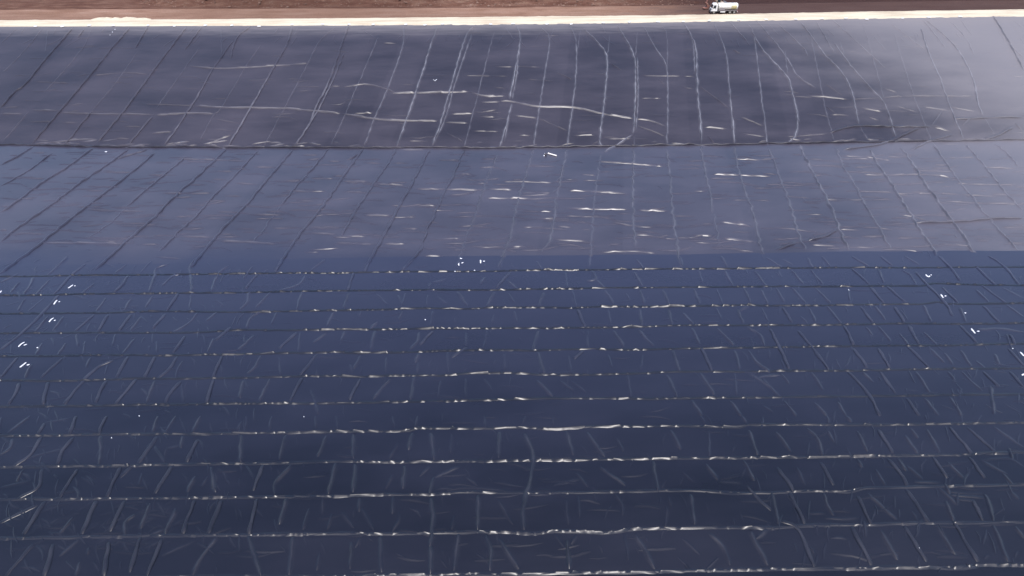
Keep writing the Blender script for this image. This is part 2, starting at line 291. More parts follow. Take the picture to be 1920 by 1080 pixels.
APRONH = {(0, 250): '''2 980,145 1210,150 1390,157;2 570,220 735,220;2 820,235 1000,235;2 120,255 260,255;2 350,282 450,280;2 0,412 80,412;2 480,428 600,435 830,440;2 900,335 1050,340 1200,335;2 1190,258 1280,262;2 1325,280 1460,288;2 1430,190 1560,192;2 1690,122 1800,122;3 1840,158 1920,158;2 1190,212 1315,215;2 1600,320 1720,328 1840,325;1 1680,380 1780,380;
2 1740,255 1890,255;2 1410,458 1600,460;2 1525,533 1670,535;2 1730,560 1900,568;2 980,470 1095,467;2 1150,480 1265,478;2 1010,580 1200,585;3 1230,605 1400,612 1560,625;3 240,617 680,620;1 770,625 900,625;2 870,695 1040,708;1 1710,670 1800,668;2 80,560 250,568;2 0,545 40,545;1 160,110 270,110;1 1230,350 1360,355''',
(640, 250): '''3 0,270 160,273;2 185,285 370,292;3 410,312 580,315 790,320;3 815,312 970,318;3 810,365 1000,366 1150,372;2 900,272 1010,272 1200,280;2 1010,335 1190,335;3 1270,322 1420,328 1620,342;2 650,228 740,230;3 1425,157 1640,172 1820,188;2 0,437 80,437;3 120,460 290,462;2 340,470 420,475;2 330,535 440,537;2 0,580 150,580;2 80,622 200,622;2 230,622 370,622;
2 530,593 700,595;2 460,690 580,690;2 1010,527 1150,528;2 1200,520 1310,530;3 1260,422 1400,426 1630,428;3 1660,432 1850,438;2 1510,497 1650,522 1770,528;2 1190,597 1400,607;1 1350,540 1405,542;2 950,637 1050,637;1 820,640 860,640;2 1440,670 1640,663 1780,675;1 1110,440 1200,440;1 1250,258 1340,260;1 1340,230 1440,237;1 370,405 540,408;1 0,328 130,330;2 130,165 240,172;2 290,168 380,168''',
(1280, 250): '''3 160,230 320,235 510,243;2 260,140 410,150 550,140;3 200,497 390,522;1 90,515 200,500;3 220,590 420,612;2 30,572 180,577;4 1300,500 1500,497 1640,487 1730,478 1920,475;2 1010,232 1140,235 1330,232 1440,237 1520,253;2 895,127 1040,135 1180,155;2 1400,190 1500,197;2 870,540 1010,545;4 690,605 800,575 870,543;2 710,625 880,635;4 520,655 640,610;2 1530,280 1700,288 1880,290;1 790,372 1000,375 1200,370;
1 1190,340 1560,340;2 1210,455 1300,470 1380,495;1 640,455 800,458;1 270,375 500,378;1 1400,278 1490,275;2 1480,140 1650,135;1 1440,380 1900,400;1 1390,335 1780,355;1 1660,190 1920,200''',}
FLOOR = {(0, 480): '''3 135,0 60,60 0,100;3 100,100 0,150;2 380,10 270,105;3 480,45 400,110 330,190 300,215;2 620,0 540,70;3 720,110 690,160 640,205;2 710,50 650,95;1 850,30 790,95;2 950,45 880,70 870,120 840,200;2 1110,10 1070,60 1075,120 1080,200;3 1020,95 970,115 910,170;2 1290,55 1240,90 1200,160 1195,200;2 1420,60 1370,130;3 1590,10 1550,90;3 1450,100 1380,185;2 1830,20 1750,80;
2 1720,110 1680,160 1570,195;4 330,220 250,310 140,420 0,530;2 600,235 545,310;2 740,240 700,305;2 860,225 820,290;3 1000,210 940,310;1 1080,200 1065,300;2 1520,205 1440,290;2 1700,200 1670,300;2 1400,200 1390,260 1350,300;3 530,330 420,425;3 610,330 550,425;3 740,325 670,420;2 800,340 735,420;3 930,325 860,410;2 1110,320 1060,380 970,430;2 1220,315 1160,365;2 1470,310 1410,350 1390,410;1 1560,315 1525,385;2 1880,310 1840,400;2 360,340 300,420;2 270,340 200,425;
2 145,240 100,310;1 430,440 440,510;1 650,440 635,505;2 760,465 690,550;2 240,490 200,555;2 370,490 330,555;1 480,480 470,560;3 1040,450 975,545;2 1200,465 1170,540;1 880,480 885,540;3 1300,400 1210,475;2 1430,445 1340,530;3 1670,430 1570,520;2 1840,430 1760,490;1 1690,430 1680,540;3 100,570 0,690;3 350,575 230,685;1 510,570 485,630;3 720,565 655,685;3 870,565 815,685;3 1000,565 950,640 890,685;4 640,585 520,650 360,835;3 1250,560 1200,685;2 1470,560 1430,630 1390,660;
3 1780,555 1690,670;1 1030,590 1000,640 990,690;1 1570,570 1580,670;2 180,610 140,685;3 105,715 90,770 50,835;3 270,710 240,835;3 600,700 570,750 540,825;3 770,690 650,835;2 870,700 825,825;3 1020,705 960,770 930,825;1 1020,720 1035,820;3 1205,690 1160,830;2 1370,700 1350,800;2 1520,690 1460,815;3 1700,685 1630,815;1 1750,750 1790,890;2 115,145 60,205;2 185,120 175,160 135,215;2 285,130 205,215;2 530,155 455,215;1 250,235 160,310''',
(640, 480): '''3 175,0 130,90;3 70,95 35,195;3 410,15 340,80;1 910,10 890,80;2 1100,30 1125,75;1 1395,10 1390,70;2 1660,20 1700,70;2 1900,0 1920,60;2 810,120 780,160;3 950,90 870,180;2 935,140 990,185;1 500,150 490,185;1 1260,90 1270,180;2 1410,80 1430,130 1380,140;2 1430,130 1480,180;2 1650,90 1690,170;2 590,130 510,150;2 40,210 15,295;1 360,210 340,280;1 200,215 260,275;1 320,220 345,280;1 540,230 600,270;2 650,200 710,280;2 860,200 820,285;
1 490,220 480,285;1 940,210 970,260;2 1140,205 1110,285;1 1300,190 1320,290;2 1480,190 1530,270;1 1600,210 1620,250;2 1680,190 1705,270;2 1805,190 1850,285;1 110,310 100,350;2 345,310 325,355;1 515,310 500,400;1 860,330 845,380;1 970,310 990,375;3 1330,300 1370,400;1 1500,300 1515,380;2 1680,300 1690,390;2 1840,300 1860,390;2 205,370 165,410;2 190,420 165,530;2 20,420 0,480;2 440,430 430,480 385,525;3 520,420 440,500;1 700,430 705,510;3 705,515 620,570;1 820,420 800,520;2 1110,420 1075,535;1 1385,420 1385,520;2 1530,420 1590,510;
2 1670,415 1720,470 1760,505;2 110,560 70,635;1 255,570 250,660;2 440,545 415,600;1 430,600 425,660;1 600,540 600,655;1 915,550 920,640;2 1110,540 1140,660;1 1280,560 1290,650;3 1360,530 1310,580;1 1500,555 1525,630;1 1700,555 1680,640;2 1865,530 1900,650;1 45,610 65,660;3 110,690 45,810;2 280,690 240,730 180,805;2 410,680 390,810;1 560,700 545,800;1 700,690 700,800;2 1100,700 1190,790;1 800,690 850,760;1 1290,700 1380,765;1 1230,700 1310,760;1 1610,670 1630,790;2 1830,670 1890,790''',
(1280, 480): '''2 215,0 250,65;2 470,10 560,65;2 560,20 620,50;2 700,10 730,70;2 780,0 830,60;3 950,0 1050,60;3 1110,0 1180,55;2 1250,0 1330,50;3 1440,0 1510,70 1560,140;3 1720,0 1810,60 1890,160;3 1650,60 1690,100 1760,165;3 1310,90 1360,145 1480,270 1520,340;1 90,80 110,150;2 235,80 285,170;2 400,80 470,170;2 610,80 680,160;2 720,75 785,160;3 950,70 1050,160;2 1100,75 1130,150;2 1230,75 1280,110 1310,160;1 540,80 550,120;2 60,185 95,270;1 190,185 225,270;2 340,180 385,265;2 440,190 480,270;2 525,180 570,260;
2 615,180 690,265;2 745,180 830,265;3 1055,175 1130,265;3 1150,170 1250,260;1 930,190 940,250;3 1460,175 1550,265;3 1680,165 1820,265;2 1650,190 1720,260;2 1800,180 1920,240;2 0,320 60,385;1 190,290 220,360;2 310,300 340,380;1 440,290 485,370;3 560,285 615,375;2 710,290 745,370;2 810,280 890,380;3 1000,285 1070,375;3 1190,285 1250,380;2 1350,275 1400,370;3 1690,280 1780,375;2 1820,275 1920,345;2 1080,280 1140,360;1 660,340 700,380;2 1560,290 1590,370;2 50,405 95,500;2 195,405 285,500;2 360,400 430,440 460,505;3 490,410 540,505 600,635;
3 650,420 740,530 820,640;3 910,390 960,500;2 1100,395 1170,480;3 1270,390 1330,495;2 1220,435 1270,500;2 1355,430 1430,500;4 1560,390 1655,490;2 1030,400 1070,445;2 1820,440 1850,520;3 105,515 165,645;2 290,530 320,640;2 370,530 410,590 490,655;3 960,520 1040,630;3 1100,520 1165,630;3 1265,510 1390,630;2 1390,520 1470,600;2 1560,530 1620,620;2 1470,545 1520,610;2 1750,550 1780,610;3 1830,520 1920,620;2 1650,590 1700,630;2 95,655 180,780;1 295,660 300,780;2 370,660 470,720 545,790;2 550,660 600,720;2 720,655 790,755;3 930,650 1040,770 1110,900;
2 1010,650 1070,710;3 1110,650 1200,775;2 1310,650 1390,770;2 1490,650 1530,700;2 1570,650 1680,760;3 1690,650 1780,740;3 1840,650 1920,740;2 450,690 530,780;2 50,810 105,900;2 265,815 330,900;2 570,815 640,900;2 740,825 810,900;2 870,820 920,900;3 1260,800 1330,900;2 1360,800 1440,900;2 1500,790 1570,900;2 1730,730 1750,890;1 450,840 510,880;2 320,310 370,280;2 420,690 460,675 550,670;3 1840,440 1870,500;2 1660,415 1800,410 1920,430''',
(0, 780): '''2 170,0 40,100;3 250,40 215,100;3 430,0 395,100;3 600,0 555,95;1 250,40 400,10;2 890,0 860,90;2 990,0 930,90;2 1130,0 1085,90;1 1385,0 1385,70;1 1530,0 1515,75;1 1360,30 1330,80;1 1890,0 1900,70;1 1775,0 1780,70;3 235,115 170,220 80,280;3 410,120 350,200 325,270;2 565,110 570,180 555,270;4 885,115 780,265;2 1030,110 1020,180;3 1115,130 1050,260;2 1355,105 1355,260;2 1610,105 1570,245;2 1840,110 1785,230;1 870,170 930,265;2 65,130 60,180 0,220;1 240,220 220,275;2 130,300 95,370;3 235,300 215,400 100,465;3 440,295 335,460;4 680,285 600,455;4 975,275 870,435;
3 750,275 670,345;2 1190,285 1210,430;2 1100,340 1050,430;3 1480,275 1425,420;2 1640,275 1550,375 1550,440;2 1890,265 1845,440;1 800,320 780,390;1 1170,340 1130,400;4 540,475 460,665;3 210,500 0,600;4 260,475 130,665;3 700,475 620,650;2 850,490 790,635;2 990,520 930,665;3 1095,470 1025,665;3 1245,470 1170,665;3 1445,465 1400,665;2 1615,460 1570,610;1 1815,460 1815,550;2 760,555 705,600 705,670;2 410,570 330,670;1 1545,580 1570,660;1 1740,520 1700,640;1 1870,550 1840,640;3 190,720 30,900;3 300,720 250,900;3 610,710 585,900;3 790,680 730,880;3 910,690 830,900;2 1220,680 1130,800 1080,900;2 1395,670 1470,900;2 1650,675 1625,900;
2 450,690 330,790;1 500,740 490,780;1 1800,770 1780,870;1 1100,700 900,790;2 450,820 430,900;1 130,250 230,215 360,185;1 930,185 1015,165;1 0,405 180,360;2 930,635 840,670''',
(640, 780): '''1 290,0 300,60;1 430,0 420,60;1 805,0 810,60;1 1040,0 1020,40;1 1190,0 1190,50;2 70,100 68,240;1 320,150 270,240;2 400,95 375,190;2 500,95 525,245;1 620,100 615,210;2 890,85 885,235;2 1030,100 1080,220 1070,330 1025,500 1030,640;2 1260,80 1305,220;2 1380,90 1480,230;2 1850,80 1910,190;1 1550,120 1590,200;2 75,270 80,310 65,430;2 355,280 345,410;1 500,280 440,340;2 525,345 490,440;2 665,285 525,345;1 285,330 250,410;1 700,340 770,390;1 1320,320 1390,400;2 1450,285 1600,390;2 1755,250 1780,430;1 860,370 1040,400;1 1340,350 1190,390;2 105,455 95,540;2 295,455 285,550;2 505,460 515,610 495,740;2 770,445 768,640;
1 110,520 185,640;1 0,540 70,630;1 320,540 325,580 285,650;1 880,470 965,610;1 1260,470 1275,610;1 1330,450 1340,570;1 640,560 620,640;1 1540,440 1580,500 1580,560;1 1840,450 1860,510;1 1830,510 1825,620;2 55,710 50,860;2 215,670 225,880;1 110,680 75,740;2 505,730 500,890;2 660,660 635,870;2 810,670 840,760 835,870;2 880,690 1000,860;1 1200,660 1260,740;2 1270,700 1280,860;1 1325,670 1290,720;1 1590,660 1615,810;2 1650,660 1720,780 1765,860;1 530,412 760,405 1000,432;1 1230,385 1350,352''',
(1280, 780): '''1 100,0 125,40;2 330,0 360,40;2 810,0 820,40;2 920,0 950,35;1 145,80 150,225;2 370,80 420,220;2 525,90 610,200;2 700,70 760,130 785,220;2 815,80 855,150;2 980,85 1040,200;3 1100,75 1185,210;2 1280,70 1325,125;2 1250,110 1320,210;2 1375,75 1445,205;3 1500,60 1630,215;3 1600,65 1720,165 1760,205;2 1750,60 1920,180;1 0,315 65,375;2 130,270 200,360;2 340,250 405,365;3 530,290 590,370 625,430;1 640,290 690,390;3 775,260 850,390;2 980,240 1010,290;1 1085,300 1140,390;3 1150,240 1230,330 1260,395;2 1210,240 1260,310;2 1260,280 1350,360;3 1410,230 1490,350;2 1490,260 1580,350;3 1610,230 1700,350;2 1680,250 1830,330;2 1800,320 1860,390;
2 1835,180 1855,240;2 40,440 70,610;3 360,390 430,470 500,530;2 500,430 540,610;3 600,430 690,610;2 790,430 820,510 850,560;3 985,450 1060,610;2 1040,435 1205,585;3 1255,410 1385,600;2 1440,400 1545,500;2 1480,480 1520,590;3 1630,470 1690,590;2 1700,440 1750,590;2 1840,420 1890,470;1 0,690 100,780;2 150,660 230,740 265,840;2 370,640 480,840;3 550,590 650,640 740,850;3 950,620 1060,840;2 1110,640 1210,810;3 1250,620 1370,820;2 1430,620 1540,790;3 1520,590 1660,820;2 1740,610 1830,820;2 1870,620 1920,690;1 1020,590 1030,680;1 200,370 340,375;1 700,548 800,548;1 800,575 900,580 990,572;1 1500,425 1690,440;1 1510,445 1700,462;1 1530,465 1650,480;1 1670,250 1830,240 1920,290;2 410,690 480,640;1 830,685 930,690;1 1300,370 1450,375;2 1470,375 1500,440''',}
ROWS = [
 'A0,115 250,113 700,107 1100,103 1500,97 1900,97 B130,92 500,87 800,87 1200,78 1500,77 1900,72 C300,70 600,68 1000,65 1300,66 1920,62',
 'A0,222 350,217 600,212 900,210 1200,208 1400,205 1850,195 B300,192 600,190 900,190 1200,185 1500,178 1750,178 C0,175 280,173 700,172 1100,168 1350,168 1410,154 1650,162 1920,165',
 'A0,325 300,322 600,320 820,312 1250,315 1650,310 1900,305 B250,300 450,293 700,298 850,290 1200,290 1300,293 1450,285 1700,285 C0,282 350,275 500,280 780,278 1000,273 1340,270 1440,258 1500,270 1920,265',
 'A0,435 300,433 640,432 850,432 1100,430 1370,415 1600,418 1900,413 B400,410 560,408 740,408 900,405 1200,405 1500,403 1700,397 C0,390 400,390 800,388 1200,380 1500,382 1920,378',
 'A0,565 250,563 690,557 900,560 1200,555 1450,550 1600,545 1750,545 1900,540 B80,545 400,540 600,532 900,528 1100,530 1400,522 1600,527 C0,520 400,515 900,508 1200,503 1500,503 1920,492',
 'A0,700 270,703 500,700 750,690 900,690 1200,687 1500,682 1720,675 1900,675 B100,680 270,672 600,672 700,660 950,658 1150,668 1400,668 1700,658 C0,650 400,650 600,645 900,645 1200,640 1500,635 1920,632',
 'A0,848 300,845 600,842 900,838 1150,832 1500,830 1900,828 B400,818 700,812 1000,805 1200,800 1500,800 1750,803 C0,800 500,795 800,790 1300,785 1920,778',
 'D0,112 200,112 420,108 550,105 900,102 1100,103 1350,97 1700,92 E0,88 380,84 430,68 850,70 1000,65 1240,75 1380,60 1820,57 CE0,55 320,64 370,48 700,50 1050,50 1400,45 1920,38',
 'D0,290 400,283 600,283 900,275 1300,270 1600,265 1900,255 E250,260 500,258 900,252 1200,250 1500,243 CE0,238 400,235 700,232 1000,228 1300,222 1600,218 1920,205',
 'D0,470 350,470 600,466 900,462 1200,460 1500,455 1900,452 E250,442 500,442 700,428 1000,432 1400,430 1600,425 CE0,418 340,435 700,422 940,426 1010,408 1200,402 1500,395 1920,388',
 'D0,690 500,680 900,675 1300,670 1600,665 E0,662 300,662 640,657 800,652 950,655 1100,660 1200,647 1350,652 1530,655 1640,637 CE0,630 400,628 550,628 720,615 1050,612 1300,603 1920,597',
 'D0,918 900,908 1600,904 E0,902 400,893 750,892 1100,887 1400,882 1600,880 CE0,872 300,865 650,860 1000,858 1250,852 1500,856 1650,845 1920,838']
ORG = {'A': (0, 480), 'B': (640, 480), 'C': (1280, 480), 'D': (0, 780), 'E': (640, 780), 'CE': (1280, 780)}
def row_pix(s):
    out = []; o = None
    for tk in s.split():
        k = ''
        while tk[0].isalpha(): k += tk[0]; tk = tk[1:]
        if k: o = ORG[k]
        x, y = tk.split(','); out.append((o[0]+float(x)/3, o[1]+float(y)/3))
    return out
def strokes(d):
    for (ox, oy), s in d.items():
        for part in s.replace('\n', '').split(';'):
            tk = part.split()
            if len(tk) < 3: continue
            yield int(tk[0]), [P(ox+float(a.split(',')[0])/3, oy+float(a.split(',')[1])/3) for a in tk[1:]]

# ------------------------------------------------------------------ sheets split into panels
SKEW = 0.137
PW = 8.2
class Sheet: pass
def grid_panel(mb, f0, f1, n, m):               # f0(u), f1(u) -> points of the two long edges
    vs = []
    for i in range(n+1):
        a = f0(i/n); b = f1(i/n)
        for j in range(m+1):
            k = j/m; x = a[0]+(b[0]-a[0])*k; y = a[1]+(b[1]-a[1])*k; vs.append((x, y, S(x, y)))
    mb.add(vs, [(i*(m+1)+j, (i+1)*(m+1)+j, (i+1)*(m+1)+j+1, i*(m+1)+j+1) for i in range(n) for j in range(m)])
rows_w = [[P(*q) for q in row_pix(s)] for s in ROWS]
row_f = [yapron] + [poly(r) for r in rows_w]
row_f.append(lambda x: row_f[12](x)-5.2); row_f.append(lambda x: row_f[12](x)-10.4); row_f.append(lambda x: row_f[12](x)-15.6)
floor_mb = [MB() for _ in range(len(row_f)-1)]
FX = 125.0
for i in range(len(row_f)-1):
    hi, lo = row_f[i], row_f[i+1]
    grid_panel(floor_mb[i], lambda u: (-FX+2*FX*u, lo(-FX+2*FX*u)), lambda u: (-FX+2*FX*u, hi(-FX+2*FX*u)), 160, 4)
def floor_idx(x, y):
    for i in range(len(row_f)-1):
        if y > row_f[i+1](x): return i
    return len(row_f)-2
XS = [(-25+i)*PW+3.0 for i in range(52)]
slope_mb = {}; apron_mb = {}
def col_idx(x, y): return int(math.floor((x - SKEW*(y-155) - XS[0])/PW))
def edge_pt(xb, fy):
    y = 155.0
    for _ in range(6): y = fy(xb + SKEW*(y-155))
    return (xb + SKEW*(y-155), y)
for i in range(len(XS)-1):
    xa, xb = XS[i], XS[i+1]
    def mk(mb, flo, fhi, n):
        a0, a1 = edge_pt(xa, flo), edge_pt(xa, fhi); b0, b1 = edge_pt(xb, flo), edge_pt(xb, fhi)
        def eL(u):
            x = xa + (xb-xa)*u; return edge_pt(x, flo)
        def eH(u):
            x = xa + (xb-xa)*u; return edge_pt(x, fhi)
        grid_panel(mb, eL, eH, 6, n)
    slope_mb[i] = MB(); mk(slope_mb[i], ytoe, lambda x: ycrest(x)+0.25*noise.noise(Vector((x*0.35, 3, 0))), 34)
    if -150 < xa < 160:
        apron_mb[i] = MB(); mk(apron_mb[i], yapron, ytoe, 30)

def resample(pts, step):
    # Catmull-Rom through the traced points
    p = [Vector((a, b)) for a, b in pts]
    if len(p) == 2:
        out = []; L = (p[1]-p[0]).length; n = max(3, int(L/step))
        return [p[0]+(p[1]-p[0])*(i/n) for i in range(n+1)]
    q = [p[0]*2-p[1]] + p + [p[-1]*2-p[-2]]; out = []
    for i in range(1, len(q)-2):
        L = (q[i+1]-q[i]).length; n = max(1, int(L/step))
        for k in range(n):
            t = k/n
            out.append(0.5*((2*q[i]) + (q[i+1]-q[i-1])*t + (2*q[i-1]-5*q[i]+4*q[i+1]-q[i+2])*t*t + (3*q[i]-q[i-1]-3*q[i+1]+q[i+2])*t**3))
    out.append(p[-1]); return out
DPROF = (-1.9, -1.35, -1.0, -0.72, -0.48, -0.26, -0.08, 0.08, 0.26, 0.48, 0.72, 1.0, 1.35, 1.9)
DVAL = (0, 0.05, 0.14, 0.25, 0.3, 0.7, 1.0, 1.0, 0.7, 0.3, 0.25, 0.14, 0.05, 0)
PROF = (-1.0, -0.72, -0.48, -0.26, -0.08, 0.08, 0.26, 0.48, 0.72, 1.0)
def bell(u, sharp): return 0.0 if abs(u) >= 1 else ((1+math.cos(math.pi*u))/2)**sharp
serial = [0]
def fold(pick, pts, half, h, step=0.6, jit=0.06, hn=0.35, sharp=1.0, lean=0.0, hfreq=0.45, taper=1.6, lift=0.0, pale_tone=None, prof=None, saw=None):
    """a raised wrinkle in the sheet: bell section swept along a jittered path"""
    serial[0] += 1; sid = serial[0]*3.71
    q = resample(pts, step); n = len(q)
    if n < 3: return
    PR = prof or (DPROF if pale_tone else PROF)
    cum = [0.0]
    for a, b in zip(q, q[1:]): cum.append(cum[-1]+(b-a).length)
    L = cum[-1]; tp = min(taper, L*0.35); base = 0.003+0.004*((serial[0]*0.618) % 1.0)
    rows = []
    if saw:                                       # short rucked lengths, each tilted its own way along the run
        l0, l1, tl = saw; sv = []; e1 = -1.0
        for i in range(n):
            if cum[i] > e1:
                e0 = cum[i]; ln_ = rnd.uniform(l0, l1); e1 = e0+ln_; g_ = rnd.uniform(-tl, tl); o_ = rnd.uniform(0.8, 1.15)
            sv.append(max(0.15*h, h*o_ + g_*(cum[i]-e0-ln_/2)))
    for i in range(n):
        d = (q[min(i+1, n-1)]-q[max(i-1, 0)])
        if d.length < 1e-6: d = Vector((1, 0))
        d.normalize(); nn = Vector((-d.y, d.x))
        s = cum[i]
        j = jit*(noise.noise(Vector((s*0.55, sid, 0)))*1.6 + 0.7*noise.noise(Vector((s*1.7, sid, 5))))
        e = min(1.0, s/tp, (L-s)/tp); e = max(0.0, e); e = e*e*(3-2*e)
        hv = h*max(0.12, 1+hn*2.0*noise.noise(Vector((s*hfreq, sid, 9))))*e
        if saw: hv = sv[i]*e
        wv = half*(0.8+0.4*e)*(1+0.5*noise.noise(Vector((s*0.5, sid, 17))))
        ln = lean + 0.5*noise.noise(Vector((s*0.4, sid, 31)))
        r = []
        for u in PR:
            if prof: u, hu = u
            else: hu = bell(u, sharp)
            o = u*wv + j + (0 if prof else ln*wv*0.45*bell(u, 1.0))
            x = q[i].x+nn.x*o; y = q[i].y+nn.y*o
            r.append((x, y, S(x, y)+base+lift*e+hv*hu))
        rows.append(r)
    m = len(PR)
    if pale_tone: dv = [pale_tone(q[i].x, q[i].y)*(0.3+0.7*min(1, max(0, 0.5+1.1*noise.noise(Vector((cum[i]*0.5, sid, 44))))))*min(1.0, cum[i]/min(2, taper*1.5), (L-cum[i])/min(2, taper*1.5)) for i in range(n)]
    if pale_tone and prof: dval = [hu**3 for u, hu in prof]
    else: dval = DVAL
    # hand each stretch to the panel it lies on
    keys = [pick(q[i].x, q[i].y) for i in range(n-1)]
    i = 0
    while i < n-1:
        k = i
        while k < n-1 and keys[k] is keys[i]: k += 1
        if keys[i] is not None:
            vs = [p for r in rows[i:k+1] for p in r]
            if pale_tone:
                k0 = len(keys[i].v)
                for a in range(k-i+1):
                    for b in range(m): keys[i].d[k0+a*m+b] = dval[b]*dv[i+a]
            keys[i].add(vs, [(a*m+b, (a+1)*m+b, (a+1)*m+b+1, a*m+b+1) for a in range(k-i) for b in range(m-1)])
        i = k
pick_s = lambda x, y: slope_mb.get(col_idx(x, y))
pick_a = lambda x, y: apron_mb.get(col_idx(x, y)) if y > yapron(x) else floor_mb[floor_idx(x, y)]
pick_f = lambda x, y: floor_mb[floor_idx(x, y)]
def pick_sa(x, y): return slope_mb.get(col_idx(x, y)) if y > ytoe(x) else pick_a(x, y)
SZ = {1: (0.30, 0.06), 2: (0.38, 0.12), 3: (0.46, 0.20), 4: (0.50, 0.30)}
TUBE = ((-1.0, 0.0), (-0.92, 0.38), (-0.72, 0.76), (-0.4, 0.95), (0.0, 1.0), (0.4, 0.95), (0.72, 0.76), (0.92, 0.38), (1.0, 0.0))
def sm(a, b, x): x = max(0.0, min(1.0, (x-a)/(b-a))); return x*x*(3-2*x)
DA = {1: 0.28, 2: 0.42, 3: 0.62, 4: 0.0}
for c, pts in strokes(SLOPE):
  if max(p[0] for p in pts) < -45 and c > 1: fold(pick_sa, pts, SZ[c][0]*0.58, SZ[c][0]*0.50, jit=0.12, hn=0.3, prof=TUBE, pale_tone=lambda x, y: 0.30*sm(195, 175, y)*sm(-120, -60, x))
  else: fold(pick_sa, pts, SZ[c][0]*0.60, SZ[c][1]*1.15, jit=0.11, pale_tone=lambda x, y: DA[c]*(0.30+0.70*sm(-75, -20, x)*(1-0.55*sm(60, 110, x)))*(0.25+0.75*(1-sm(195, 207, y))))
FLAP = ((-1.0, 0.0), (-0.86, 0.16), (-0.4, 0.5), (0.1, 0.84), (0.38, 0.98), (0.55, 1.0), (0.75, 0.75), (0.9, 0.3), (1.0, 0.0))
EASY = ((-1.0, 0.0), (-0.8, 0.07), (-0.5, 0.28), (-0.1, 0.62), (0.3, 0.92), (0.66, 1.0), (0.86, 0.8), (0.95, 0.4), (1.0, 0.0))
STEEP = ((-1.0, 0.0), (-0.95, 0.45), (-0.86, 0.82), (-0.66, 1.0), (-0.3, 0.92), (0.1, 0.68), (0.5, 0.33), (0.8, 0.1), (1.0, 0.0))
for c, pts in strokes(SLOPEH): fold(pick_sa, pts, SZ[c][0]*(0.50 if c < 4 else 0.8), SZ[c][0]*(0.31+0.08*c) if c < 4 else 0.32, jit=0.025, prof=STEEP if c == 4 else FLAP, step=0.45, saw=None if c == 4 else (3.0, 8.0, 0.05), pale_tone=None if c == 4 else (lambda x, y: 0.11*c))  # sun glints along these cross folds are partly painted as a pale colour
for c, pts in strokes(APRON):
  if sum(p[0] for p in pts)/len(pts) < -8 and c > 1: fold(pick_a, pts, SZ[c][0]*0.56, SZ[c][0]*0.50, jit=0.2, hn=0.35, prof=TUBE)
  else: fold(pick_a, pts, SZ[c][0]*0.75, SZ[c][1]*1.5, jit=0.24, hn=0.5, pale_tone=lambda x, y: DA[c]*0.42*sm(-25, 20, x))
for c, pts in strokes(APRONH): fold(pick_a, pts, SZ[c][0]*(0.44 if c < 4 else 0.75), SZ[c][0]*(0.30+0.06*c) if c < 4 else 0.36, jit=0.025, prof=STEEP if c == 4 else FLAP, step=0.4, saw=None if c == 4 else (2.0, 6.0, 0.06), pale_tone=None if c == 4 else (lambda x, y: 0.07*c))  # pale colour on the cross folds paints in their sun glints
def radial_share(p):
    v = Vector(p[-1])-Vector(p[0]); m_ = Vector(p[len(p)//2]); m_.y += 10
    p = [p[0], p[-1]] if len(p) < 3 else p
    return 0.22+0.78*(abs(v.normalized().dot(m_.normalized())))**2
for c, pts in strokes(FLOOR):
  if c > 2: fold(pick_f, pts, SZ[c][0]*0.48, SZ[c][0]*0.40*radial_share(pts), jit=0.08, hn=0.3, step=0.4, taper=0.45, prof=TUBE, pale_tone=lambda x, y: 0.065)  # crests painted paler to stand for ridge tops catching the sky
  else: fold(pick_f, pts, SZ[c][0]*0.66, SZ[c][1]*1.35*radial_share(pts), jit=0.08, hn=0.4, step=0.4, taper=0.5, pale_tone=lambda x, y: 0.030*c)  # lesser folds get the same painted sky light on their crests
# the crease along the foot of the slope
toe_mb = MB()
for x0, x1 in ((-132, -60), (-61, 30), (29, 95), (94, 135)):
    pts = [(x, ytoe(x)+0.12*math.sin(x*0.21)) for x in [x0+(x1-x0)*k/12 for k in range(13)]]
    fold(lambda x, y: toe_mb, pts, 0.34, 0.42, jit=0.10, hn=0.35, taper=0.6, prof=STEEP)

for k in range(90):
    px = rnd.choice((rnd.uniform(0, 620), rnd.uniform(0, 1920))); x, y = P(px, 270); y = ytoe(x)+abs(rnd.gauss(0.2, 1.0)); L = rnd.uniform(1.0, 5.0); a = rnd.gauss(0, 0.16)
    fold(pick_sa, [(x, y), (x+L*0.5*math.cos(a), y+L*0.5*math.sin(a)+rnd.uniform(-0.2, 0.2)), (x+L*math.cos(a), y+L*math.sin(a))], rnd.uniform(0.18, 0.3), rnd.uniform(0.08, 0.2), jit=0.1, taper=0.8, pale_tone=lambda x, y: 0.38*rnd.uniform(0.3, 1))
# small irregular wrinkles between the traced ones
def crinkles(n, region, ang, spread, lmin, lmax, half, h, pick, test=lambda x, y: True, prof=None, pale_tone=None):
    k = 0; tries = 0
    while k < n and tries < n*8:
        tries += 1
        px = rnd.uniform(region[0], region[2]); py = rnd.uniform(region[1], region[3])
        x, y = P(px, py)
        if not test(x, y): continue
        a = ang(x, y) + rnd.gauss(0, spread); L = rnd.uniform(lmin, lmax)
        b = a + rnd.gauss(0, 0.25); mx, my = x+math.cos(a)*L*0.5, y+math.sin(a)*L*0.5
        f = rnd.uniform(0.5, 1.2)
        fold(pick, [(x, y), (mx, my), (mx+math.cos(b)*L*0.5, my+math.sin(b)*L*0.5)], half*rnd.uniform(0.7, 1.2), h*f, jit=0.06, taper=0.7, prof=prof, pale_tone=pale_tone)
        k += 1
along = lambda x, y: 0.0
down = lambda x, y: math.atan2(-1, -SKEW)
crinkles(640, (0, 285, 1920, 470), along, 0.07, 2.0, 8.0, 0.19, 0.12, pick_a, lambda x, y: yapron(x) < y < ytoe(x)-1, EASY)
crinkles(110, (0, 285, 1920, 470), along, 0.35, 1.0, 3.0, 0.18, 0.11, pick_a, lambda x, y: yapron(x) < y < ytoe(x)-1, EASY)
